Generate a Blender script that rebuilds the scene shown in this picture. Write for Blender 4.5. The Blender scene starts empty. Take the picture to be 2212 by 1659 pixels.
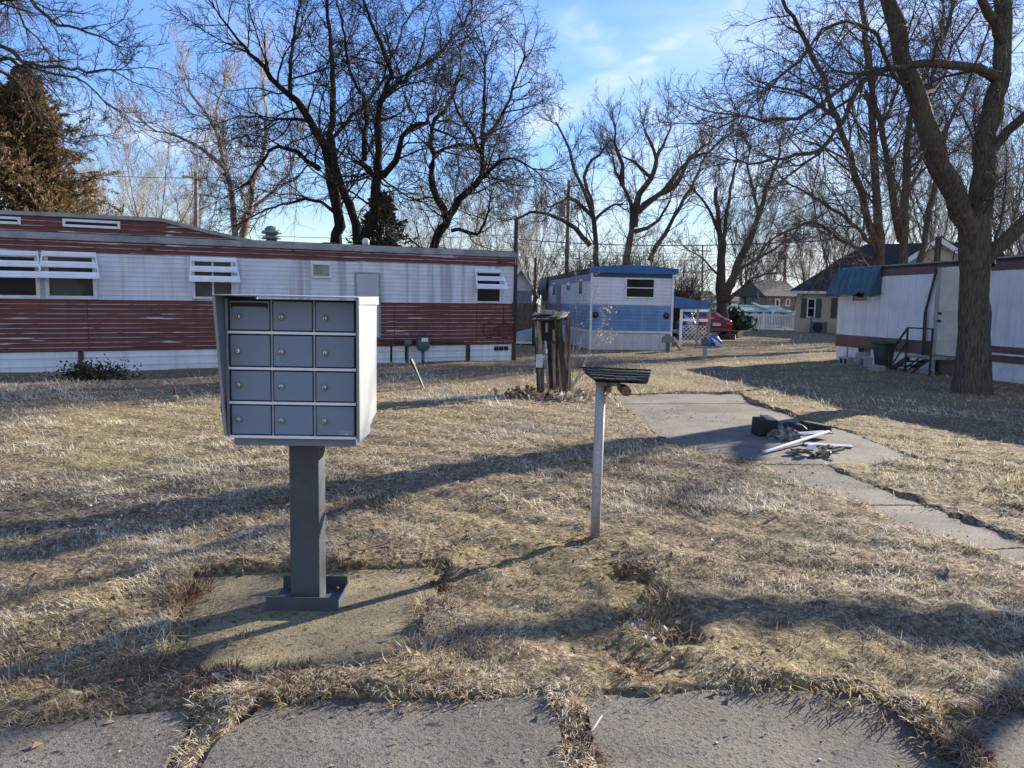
import bpy, math, random
import numpy as np
from mathutils import Vector, Matrix
R = math.radians
rnd = random.Random(7)
rng = np.random.default_rng(7)
scene = bpy.context.scene
col = scene.collection

# ------------------------------------------------------------------ camera
H = 1.52; PITCH = R(6.01); ROLL = R(1.06); F = 1662.0
cd = bpy.data.cameras.new('camera'); cam = bpy.data.objects.new('camera', cd); col.objects.link(cam)
cd.sensor_width = 36.0; cd.lens = F/2212*36.0; cd.clip_start = .05; cd.clip_end = 3000
cam.matrix_world = Matrix.Translation((0, 0, H)) @ Matrix.Rotation(R(90)-PITCH, 4, 'X') @ Matrix.Rotation(ROLL, 4, 'Z')
scene.camera = cam

def ray(px, py):
    dx, dy = (px-1106)/F, (829.5-py)/F
    x = dx*math.cos(ROLL)-dy*math.sin(ROLL); y = dx*math.sin(ROLL)+dy*math.cos(ROLL)
    return Vector((x, math.cos(PITCH)+y*math.sin(PITCH), -math.sin(PITCH)+y*math.cos(PITCH)))
def G(px, py, z=0.0):
    d = ray(px, py); t = (z-H)/d.z
    return Vector((d.x*t, d.y*t, z))
def P(px, py, Y):
    d = ray(px, py); t = Y/d.y
    return Vector((d.x*t, Y, H+d.z*t))
class Frame:
    """A building's own axes: x along its front, y into it, z up."""
    def __init__(s, o, ang, tilt=0.0):
        s.o = Vector(o); s.ang = ang; s.tilt = tilt
        s.M = Matrix.Translation(s.o) @ Matrix.Rotation(ang, 4, 'Z') @ Matrix.Rotation(tilt, 4, 'Y')
        s.I = s.M.inverted()
    def pix(s, px, py, yo=0.0):
        o = s.I @ Vector((0, 0, H)); d = s.I.to_3x3() @ ray(px, py)
        t = (yo-o.y)/d.y; q = o+d*t
        return q.x, q.z

# ------------------------------------------------------------------ mesh helpers
def link(name, me, mats, parent=None, loc=None):
    o = bpy.data.objects.new(name, me); col.objects.link(o)
    for m in (mats if isinstance(mats, (list, tuple)) else [mats]): me.materials.append(m)
    if parent is not None: o.parent = parent
    if loc is not None: o.location = loc
    return o
def fastmesh(name, v, f, mats, parent=None, smooth=True, mi=None):
    v = np.asarray(v, dtype=np.float32); f = np.asarray(f, dtype=np.int32)
    me = bpy.data.meshes.new(name); n, k = f.shape
    me.vertices.add(len(v)); me.vertices.foreach_set('co', v.ravel())
    me.loops.add(n*k); me.loops.foreach_set('vertex_index', f.ravel())
    me.polygons.add(n); me.polygons.foreach_set('loop_start', np.arange(0, n*k, k, dtype=np.int32))
    if smooth: me.polygons.foreach_set('use_smooth', np.ones(n, dtype=bool))
    if mi is not None: me.polygons.foreach_set('material_index', np.asarray(mi, dtype=np.int32))
    me.update(calc_edges=True); me.validate()
    return link(name, me, mats, parent)
class MB:
    def __init__(s): s.v = []; s.f = []; s.m = []
    def add(s, vs, fs, mi=0):
        b = len(s.v); s.v += [tuple(p) for p in vs]
        for q in fs: s.f.append([b+i for i in q]); s.m.append(mi)
        return s
    def box(s, x0, x1, y0, y1, z0, z1, mi=0):
        vs = [(x, y, z) for z in (z0, z1) for y in (y0, y1) for x in (x0, x1)]
        return s.add(vs, [(0,2,3,1),(4,5,7,6),(0,1,5,4),(2,6,7,3),(0,4,6,2),(1,3,7,5)], mi)
    def hexa(s, bot, top, mi=0):
        """eight corners: bot and top rings of four, counter-clockwise from above"""
        return s.add(list(bot)+list(top), [(3,2,1,0),(4,5,6,7),(0,1,5,4),(1,2,6,5),(2,3,7,6),(3,0,4,7)], mi)
    def bar(s, p, q, w, h, mi=0, up=(0,0,1)):
        p, q = Vector(p), Vector(q); d = (q-p).normalized(); u = Vector(up)
        if abs(d.dot(u)) > .98: u = Vector((0,1,0))
        a = d.cross(u).normalized(); b = a.cross(d)
        c = [(-a*w-b*h)/2, (a*w-b*h)/2, (a*w+b*h)/2, (-a*w+b*h)/2]
        return s.hexa([p+k for k in c], [q+k for k in c], mi)
    def prism(s, pts, axis, lo, hi, mi=0):
        n = len(pts); ar = sum(pts[i][0]*pts[(i+1)%n][1]-pts[(i+1)%n][0]*pts[i][1] for i in range(n))
        pts = list(pts) if ar > 0 else list(pts)[::-1]
        if axis == 'y': mk = lambda a, b, t: (a, t, b); lo, hi = hi, lo
        elif axis == 'x': mk = lambda a, b, t: (t, a, b)
        else: mk = lambda a, b, t: (a, b, t)
        vs = [mk(a, b, lo) for a, b in pts]+[mk(a, b, hi) for a, b in pts]
        fs = [list(range(n))[::-1], list(range(n, 2*n))]+[(i, (i+1)%n, n+(i+1)%n, n+i) for i in range(n)]
        return s.add(vs, fs, mi)
    def tube(s, pts, rad, k=8, mi=0, cap=True):
        pts = [Vector(p) for p in pts]; n = len(pts)
        rs = rad if isinstance(rad, (list, tuple)) else [rad]*n
        vs = []; ref = Vector((.13,.31,.94))
        for i, p in enumerate(pts):
            d = (pts[min(i+1,n-1)]-pts[max(i-1,0)]).normalized()
            if abs(d.dot(ref)) > .97: ref = Vector((1,0,0))
            a = d.cross(ref).normalized(); b = d.cross(a)
            for j in range(k):
                t = 2*math.pi*j/k; vs.append(p+(a*math.cos(t)+b*math.sin(t))*rs[i])
        fs = [(i*k+j, i*k+(j+1)%k, (i+1)*k+(j+1)%k, (i+1)*k+j) for i in range(n-1) for j in range(k)]
        if cap: fs += [list(range(k))[::-1], [(n-1)*k+j for j in range(k)]]
        return s.add(vs, fs, mi)
    def lathe(s, prof, c=(0,0,0), ax='z', k=16, mi=0):
        c = Vector(c); vs = []
        for r, h in prof:
            for j in range(k):
                t = 2*math.pi*j/k; a, b = r*math.cos(t), r*math.sin(t)
                vs.append(c+Vector({'z':(a,b,h),'y':(a,h,b),'x':(h,a,b)}[ax]))
        n = len(prof); fs = [(i*k+j, i*k+(j+1)%k, (i+1)*k+(j+1)%k, (i+1)*k+j) for i in range(n-1) for j in range(k)]
        fs += [list(range(k))[::-1], [(n-1)*k+j for j in range(k)]]
        return s.add(vs, fs, mi)
    def build(s, name, mats, parent=None, smooth=False, bevel=0, seg=2):
        me = bpy.data.meshes.new(name); me.from_pydata(s.v, [], s.f)
        for p, m in zip(me.polygons, s.m): p.material_index = m
        if smooth:
            for p in me.polygons: p.use_smooth = len(p.vertices) <= 4
        me.update(); o = link(name, me, mats, parent)
        import bmesh
        bm = bmesh.new(); bm.from_mesh(me); bmesh.ops.recalc_face_normals(bm, faces=bm.faces); bm.to_mesh(me); bm.free()
        if bevel:
            b = o.modifiers.new('bevel', 'BEVEL'); b.width = bevel; b.segments = seg; b.limit_method = 'ANGLE'; b.angle_limit = R(40)
        return o
def tag(o, label, cat, group=None):
    o['label'] = label; o['category'] = cat
    if group: o['group'] = group
    return o
def thing(name, label, cat, loc=(0,0,0), rot=(0,0,0), group=None, M=None):
    o = bpy.data.objects.new(name, None); col.objects.link(o); o.empty_display_size = .2
    if M is not None: o.matrix_world = M
    else: o.location = loc; o.rotation_euler = rot
    return tag(o, label, cat, group)
def structure(o, kind='structure'):
    o['kind'] = kind; return o
def copy_tree(o, parent=None):
    c = o.copy(); col.objects.link(c)
    if parent is not None: c.parent = parent
    for ch in list(o.children): copy_tree(ch, c)
    return c

# ------------------------------------------------------------------ node helpers
class NT:
    def __init__(s, name):
        s.mat = bpy.data.materials.new(name); s.mat.use_nodes = True; s.t = s.mat.node_tree; s.t.nodes.clear()
        s.out = s.t.nodes.new('ShaderNodeOutputMaterial')
        s._tc = None
    def n(s, typ, ins=None, **props):
        nd = s.t.nodes.new('ShaderNode'+typ)
        for k, v in props.items(): setattr(nd, k, v)
        for k, v in (ins or {}).items(): s.set(nd.inputs[k], v)
        return nd
    def set(s, sock, v):
        if isinstance(v, bpy.types.NodeSocket): s.t.links.new(v, sock)
        elif isinstance(v, (tuple, list)) and len(v) == 3 and sock.type == 'RGBA': sock.default_value = (*v, 1)
        else: sock.default_value = v
    @property
    def co(s):
        if s._tc is None: s._tc = s.n('TexCoord').outputs['Object']
        return s._tc
    def scaled(s, sc, vec=None): return s.n('Mapping', {'Vector': vec or s.co, 'Scale': sc}).outputs[0]
    def noise(s, scale=5, detail=4, vec=None, rough=.55, dist=0):
        return s.n('TexNoise', {'Vector': vec or s.co, 'Scale': scale, 'Detail': detail, 'Roughness': rough, 'Distortion': dist}).outputs['Fac']
    def math(s, op, a, b=0.0, clamp=False): 
        nd = s.n('Math', {0: a, 1: b}, operation=op); nd.use_clamp = clamp; return nd.outputs[0]
    def step(s, x, lo, hi): return s.n('MapRange', {'Value': x, 'From Min': lo, 'From Max': hi}, interpolation_type='SMOOTHSTEP').outputs[0]
    def mix(s, f, a, b):
        nd = s.n('Mix', data_type='RGBA'); s.set(nd.inputs[0], f); s.set(nd.inputs[6], a); s.set(nd.inputs[7], b); return nd.outputs[2]
    def ramp(s, f, stops):
        nd = s.n('ValToRGB', {'Fac': f}); e = nd.color_ramp.elements
        while len(e) < len(stops): e.new(.5)
        for el, (p, c) in zip(e, stops): el.position = p; el.color = (*c, 1)
        return nd.outputs[0]
    def bump(s, h, strength=.3, dist=.01): return s.n('Bump', {'Height': h, 'Strength': strength, 'Distance': dist}).outputs[0]
    def pbr(s, color, rough=.6, normal=None, metal=0.0, spec=.4, **kw):
        b = s.n('BsdfPrincipled', {'Base Color': color, 'Roughness': rough, 'Metallic': metal, 'Specular IOR Level': spec, **kw})
        if normal is not None: s.set(b.inputs['Normal'], normal)
        s.t.links.new(b.outputs[0], s.out.inputs[0]); return s.mat
def sc3(c, k): return tuple(min(1, x*k) for x in c)
def paint(name, c, rough=.5, var=.18, scale=3.0, bump=.1, metal=0.0, c2=None, streak=False, spec=.4):
    m = NT(name); v = m.scaled((1, 1, .18)) if streak else m.co
    a = m.noise(scale, 5, v); b = m.noise(scale*9, 3)
    colr = m.mix(m.step(a, .35, .7), c, c2 or sc3(c, 1-var)); colr = m.mix(m.math('MULTIPLY', m.step(b, .45, .75), .35), colr, sc3(c, 1-var*1.6))
    return m.pbr(colr, rough, m.bump(b, bump, .004) if bump else None, metal, spec)
# ------------------------------------------------------------------ light
SUN_AZ, SUN_EL = R(49), R(20)
def make_world():
    w = bpy.data.worlds.new('World'); scene.world = w; w.use_nodes = True; t = w.node_tree; t.nodes.clear()
    n = lambda typ, **p: (lambda nd: [setattr(nd, k, v) for k, v in p.items()] and nd or nd)(t.nodes.new('ShaderNode'+typ))
    L = t.links.new
    sky = n('TexSky', sky_type='NISHITA', sun_disc=False, sun_elevation=SUN_EL, sun_rotation=SUN_AZ, altitude=200, air_density=1.0, dust_density=0.1, ozone_density=3.0)
    hs = n('HueSaturation'); hs.inputs['Saturation'].default_value = 1.18; hs.inputs['Hue'].default_value = .516; L(sky.outputs[0], hs.inputs['Color'])
    tc = n('TexCoord'); 
    # thin cirrus: noise stretched along one direction, kept to a few patches of the sky
    def math_(op, a, b=0.0):
        m = n('Math', operation=op)
        for i, v in enumerate((a, b)):
            if isinstance(v, bpy.types.NodeSocket): L(v, m.inputs[i])
            else: m.inputs[i].default_value = v
        return m.outputs[0]
    def noise(rot, scl, scale, detail, dist=0.0):
        mp = n('Mapping'); mp.inputs['Rotation'].default_value = rot; mp.inputs['Scale'].default_value = scl; L(tc.outputs['Generated'], mp.inputs['Vector'])
        nz = n('TexNoise'); nz.inputs['Scale'].default_value = scale; nz.inputs['Detail'].default_value = detail; nz.inputs['Distortion'].default_value = dist
        L(mp.outputs[0], nz.inputs['Vector']); return nz.outputs['Fac']
    def step(x, a, b, lo=0.0, hi=1.0):
        m = n('MapRange', interpolation_type='SMOOTHSTEP'); L(x, m.inputs['Value'])
        for k, v in (('From Min', a), ('From Max', b), ('To Min', lo), ('To Max', hi)): m.inputs[k].default_value = v
        return m.outputs[0]
    def patch(px, py, a, b):
        d = ray(px, py).normalized(); dp = n('VectorMath', operation='DOT_PRODUCT'); L(tc.outputs['Generated'], dp.inputs[0]); dp.inputs[1].default_value = d
        return step(dp.outputs['Value'], math.cos(R(a)), math.cos(R(b)))
    def streak(p0, p1, wid, soft, strength):
        """a wisp lying along the great circle through two sky directions"""
        d0, d1 = ray(*p0).normalized(), ray(*p1).normalized(); nrm = d0.cross(d1).normalized(); mid = (d0+d1).normalized(); half = d0.angle(d1)/2
        wv = n('VectorMath', operation='ADD'); L(tc.outputs['Generated'], wv.inputs[0])
        nz = n('TexNoise'); nz.inputs['Scale'].default_value = 9; nz.inputs['Detail'].default_value = 7; L(tc.outputs['Generated'], nz.inputs['Vector'])
        sb = n('VectorMath', operation='SUBTRACT'); L(nz.outputs['Color'], sb.inputs[0]); sb.inputs[1].default_value = (.5, .5, .5)
        sk = n('VectorMath', operation='SCALE'); L(sb.outputs[0], sk.inputs[0]); sk.inputs['Scale'].default_value = .03; L(sk.outputs[0], wv.inputs[1])
        dp = n('VectorMath', operation='DOT_PRODUCT'); L(wv.outputs[0], dp.inputs[0]); dp.inputs[1].default_value = nrm
        across = math_('POWER', step(math_('ABSOLUTE', dp.outputs['Value']), math.sin(R(wid)), 0.0), 1.5)
        dm = n('VectorMath', operation='DOT_PRODUCT'); L(wv.outputs[0], dm.inputs[0]); dm.inputs[1].default_value = mid
        along = step(dm.outputs['Value'], math.cos(half*1.5), math.cos(half*.15))
        return math_('MULTIPLY', math_('MULTIPLY', across, along), strength)
    veil = math_('MULTIPLY', step(noise((.3, .2, .7), (1, 2.6, 3.0), 1.7, 7, .6), .55, .85), .07)
    low = math_('MULTIPLY', step(noise((.1, 0, .4), (1, 1, 4), 2.2, 6, .3), .40, .72), patch(1850, 540, 30, 4))
    low = math_('MULTIPLY', low, .6); sx = n('SeparateXYZ'); L(tc.outputs['Generated'], sx.inputs[0]); hz_ = step(sx.outputs[2], .16, .0, 0.0, .85); near_sun = patch(2150, 560, 42, 6); low = math_('MAXIMUM', low, math_('MULTIPLY', hz_, math_('ADD', math_('MULTIPLY', near_sun, .4), .55)))
    body = noise((.4, .5, .2), (1, 1.6, 3.0), 15, 8, .6)
    wisps = [streak((1130, 285), (1420, 130), 2.2, 0, .62), streak((1290, 60), (1410, 250), 3.0, 0, .42), streak((1180, 0), (1400, 190), 3.6, 0, .3), streak((1350, 165), (1560, 40), 1.6, 0, .5),
             streak((1040, -40), (1160, 190), 4.0, 0, .3), streak((120, 235), (620, 360), 2.2, 0, .5), streak((350, 0), (1000, 200), 3.5, 0, .14)]
    acc = veil
    for wsp in wisps:
        acc = math_('MAXIMUM', acc, math_('MULTIPLY', wsp, step(body, .28, .72, .35, 1.0)))
    acc = math_('MAXIMUM', acc, low); sy = n('SeparateXYZ'); L(tc.outputs['Generated'], sy.inputs[0]); back = math_('MULTIPLY', step(sy.outputs[1], .05, -.75), step(noise((.2, .1, 0), (1, 1, 2), 1.6, 5, .4), .3, .7, .28, .62)); acc = math_('MAXIMUM', acc, back)  # back: unseen bright cloud added behind the camera to fill the shade
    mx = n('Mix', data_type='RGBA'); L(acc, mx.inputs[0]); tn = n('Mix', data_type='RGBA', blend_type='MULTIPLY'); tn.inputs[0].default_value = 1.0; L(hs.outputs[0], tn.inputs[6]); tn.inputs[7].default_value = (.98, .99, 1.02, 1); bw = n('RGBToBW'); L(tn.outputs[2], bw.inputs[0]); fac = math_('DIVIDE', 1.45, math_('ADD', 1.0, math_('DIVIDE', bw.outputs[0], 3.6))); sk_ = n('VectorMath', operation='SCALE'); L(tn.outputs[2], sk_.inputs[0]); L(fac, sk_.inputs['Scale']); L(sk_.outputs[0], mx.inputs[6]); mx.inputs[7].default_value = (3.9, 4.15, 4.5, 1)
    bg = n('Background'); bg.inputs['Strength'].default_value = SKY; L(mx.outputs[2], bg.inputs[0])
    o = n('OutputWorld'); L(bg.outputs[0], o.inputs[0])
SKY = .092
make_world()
ld = bpy.data.lights.new('sun', 'SUN'); ld.energy = 5.0; ld.angle = R(.53); ld.color = (1.0, .91, .78)
sun = bpy.data.objects.new('sun', ld); col.objects.link(sun)
SD = Vector((math.sin(SUN_AZ)*math.cos(SUN_EL), math.cos(SUN_AZ)*math.cos(SUN_EL), math.sin(SUN_EL)))
sun.rotation_euler = SD.to_track_quat('Z', 'Y').to_euler(); sun.location = SD*60
vs = scene.view_settings; vs.view_transform = 'Standard'; vs.look = 'None'; vs.exposure = 1.68; vs.gamma = 1; vs.use_curve_mapping = False

# ------------------------------------------------------------------ materials
def m_ground():
    m = NT('dormant_lawn')
    big, mid, fine = m.noise(.35, 4), m.noise(1.7, 5), m.noise(26, 6, rough=.7)
    st = m.noise(9, 5, m.scaled((1, 1.6, 1)), .7)
    c = m.ramp(fine, [(.30, (.035, .027, .018)), (.47, (.15, .112, .07)), (.62, (.34, .275, .175)), (.82, (.56, .47, .33))])
    c = m.mix(m.math('MULTIPLY', m.step(mid, .5, .72), .55), c, (.10, .082, .055))
    c = m.mix(m.math('MULTIPLY', m.step(big, .45, .7), .4), c, (.30, .25, .10))
    c = m.mix(m.math('MULTIPLY', m.step(st, .6, .75), .5), c, (.09, .06, .04))
    return m.pbr(c, .95, m.bump(m.math('ADD', m.math('MULTIPLY', fine, .6), st), .9, .05), spec=.1)
def m_blade(name, stops, tr=.3):
    m = NT(name)
    r = m.n('NewGeometry').outputs['Random Per Island']; pn = m.noise(.55, 4); p2 = m.noise(2.6, 3)
    v = m.math('ADD', m.math('MULTIPLY', r, .55), m.math('MULTIPLY', m.step(pn, .36, .64), .22)); v = m.math('ADD', v, m.math('MULTIPLY', m.step(p2, .40, .62), .23))
    c = m.ramp(v, stops)
    d = m.n('BsdfDiffuse', {'Color': c, 'Roughness': .4}); t = m.n('BsdfTranslucent', {'Color': c}); g = m.n('BsdfGlossy', {'Color': (.5, .5, .5), 'Roughness': .45})
    mx = m.n('MixShader', {0: tr, 1: d.outputs[0], 2: t.outputs[0]}); mx = m.n('MixShader', {0: .03, 1: mx.outputs[0], 2: g.outputs[0]})
    m.t.links.new(mx.outputs[0], m.out.inputs[0]); return m.mat
def m_concrete(name, a, b, c3, stain=.5, agg=.5):
    m = NT(name); f = m.noise(160, 3, rough=.7); g = m.noise(45, 4, rough=.65); bg = m.noise(2.2, 6); vo = m.n('TexVoronoi', {'Vector': m.co, 'Scale': 55.0}).outputs['Distance']
    c = m.mix(m.step(bg, .3, .7), a, b); c = m.mix(m.math('MULTIPLY', m.step(m.noise(1.1, 5, dist=.5), .45, .68), stain), c, c3)
    c = m.mix(m.math('MULTIPLY', m.step(g, .52, .66), agg), c, sc3(a, .42)); c = m.mix(m.math('MULTIPLY', m.step(f, .58, .72), agg), c, sc3(b, 1.7))
    c = m.mix(m.math('MULTIPLY', m.step(m.noise(13, 3), .64, .70), .85), c, sc3(a, .22)); c = m.mix(m.math('MULTIPLY', m.step(m.noise(75, 2), .62, .68), agg), c, sc3(a, .3))
    h = m.math('ADD', m.math('MULTIPLY', g, .8), m.math('MULTIPLY', f, .5))
    return m.pbr(c, .92, m.bump(h, .7, .012), spec=.15)
def m_bark(name, a, b, scale=1.0, lich=None):
    m = NT(name); v = m.scaled((12*scale, 12*scale, 1.9*scale)); n1 = m.noise(2.2, 7, v, .68, .7); n2 = m.noise(1.2, 4)
    c = m.mix(m.step(n1, .35, .66), a, b)
    if lich: c = m.mix(m.math('MULTIPLY', m.step(n2, .5, .7), .6), c, lich)
    return m.pbr(c, .95, m.bump(n1, 1.0, .05*scale), spec=.1)
def m_plain(name, c, rough=.6, **k): return paint(name, c, rough, **k)
def m_siding(name, base, line, pitch, peel=0.0, grime=(.25, .25, .27), gr=.4, lw=.12, axis='Z', dark=False, off=0.0, peelsize=(.55, .55, 9)):
    """ribbed sheet siding: ribs every `pitch`, worn to `line` colour on their crests"""
    m = NT(name); z = m.n('SeparateXYZ', {0: m.co}).outputs[axis]
    fr = m.math('FRACT', m.math('DIVIDE', m.math('ADD', z, 20.0+off), pitch)); d = m.math('ABSOLUTE', m.math('SUBTRACT', fr, .5))
    wob = m.noise(1.4, 5, m.scaled(peelsize)); fine = m.noise(14, 4)
    crest = m.step(d, lw*.5+.03, lw*.5)
    c = m.mix(m.math('MULTIPLY', m.step(m.noise(2.2, 4), .4, .68), .35), base, sc3(base, .62))
    if axis == 'Z': sv = m.scaled((2.6, 2.6, .12))
    else: sv = m.scaled((5, 5, .25))
    stv = m.step(m.noise(1.9, 5, sv), .47, .68); c = m.mix(m.math('MULTIPLY', stv, gr), c, grime)
    if peel > 0:
        worn = m.step(m.math('ADD', wob, m.math('MULTIPLY', m.math('SUBTRACT', .5, d), .34)), .86-peel*.2, .88-peel*.2)
        keep = m.math('MULTIPLY', m.step(m.noise(.55, 4, m.scaled((1, 1, 3.2))), .40, .54), m.step(m.noise(3.5, 3, m.scaled((1, 1, 14))), .34, .46))
        c = m.mix(m.math('MAXIMUM', m.math('MULTIPLY', crest, keep), m.math('MULTIPLY', worn, m.step(m.noise(.9, 2), .45, .55))), c, line)
    else: c = m.mix(m.math('MULTIPLY', crest, .55), c, line)
    h = m.math('ADD', m.math('MULTIPLY', m.step(d, .3, 0), 1.0), m.math('MULTIPLY', fine, .06))
    return m.pbr(c, .5, m.bump(h, .5, .012), spec=.3)
def m_glass(name, c=(.012, .014, .016), tint=(.02, .02, .02)):
    m = NT(name); n1 = m.noise(1.3, 3); c = m.mix(m.step(n1, .4, .7), c, tint)
    return m.pbr(c, .12, m.bump(m.noise(2, 2), .08, .02), spec=.10)
def m_shingle(name, c):
    m = NT(name); br = m.n('TexBrick', {'Vector': m.scaled((1, 1, 1.6)), 'Scale': 1.0, 'Color1': c, 'Color2': sc3(c, .6), 'Mortar': sc3(c, .35), 'Mortar Size': .012, 'Brick Width': .33, 'Row Height': .18})
    cc = m.mix(m.math('MULTIPLY', m.noise(9, 5), .6), br.outputs[0], sc3(c, .6)); return m.pbr(cc, .95, m.bump(m.noise(40, 3), .4, .01), spec=.15)
def m_wood(name, a, b, ax='Z', sc=1.0):
    m = NT(name); s = {'Z': (9, 9, .7), 'X': (.7, 9, 9), 'Y': (9, .7, 9)}[ax]; n1 = m.noise(2.4*sc, 6, m.scaled(s), .6, .6)
    c = m.mix(m.step(n1, .35, .65), a, b); c = m.mix(m.math('MULTIPLY', m.step(m.noise(6, 4), .52, .7), .5), c, sc3(a, .5)); return m.pbr(c, .9, m.bump(n1, .6, .01), spec=.15)
STRAW = [(.04, (.05, .038, .025)), (.2, (.17, .13, .09)), (.4, (.41, .345, .24)), (.6, (.62, .55, .405)), (.8, (.76, .70, .545)), (.97, (.88, .85, .74))]
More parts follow.
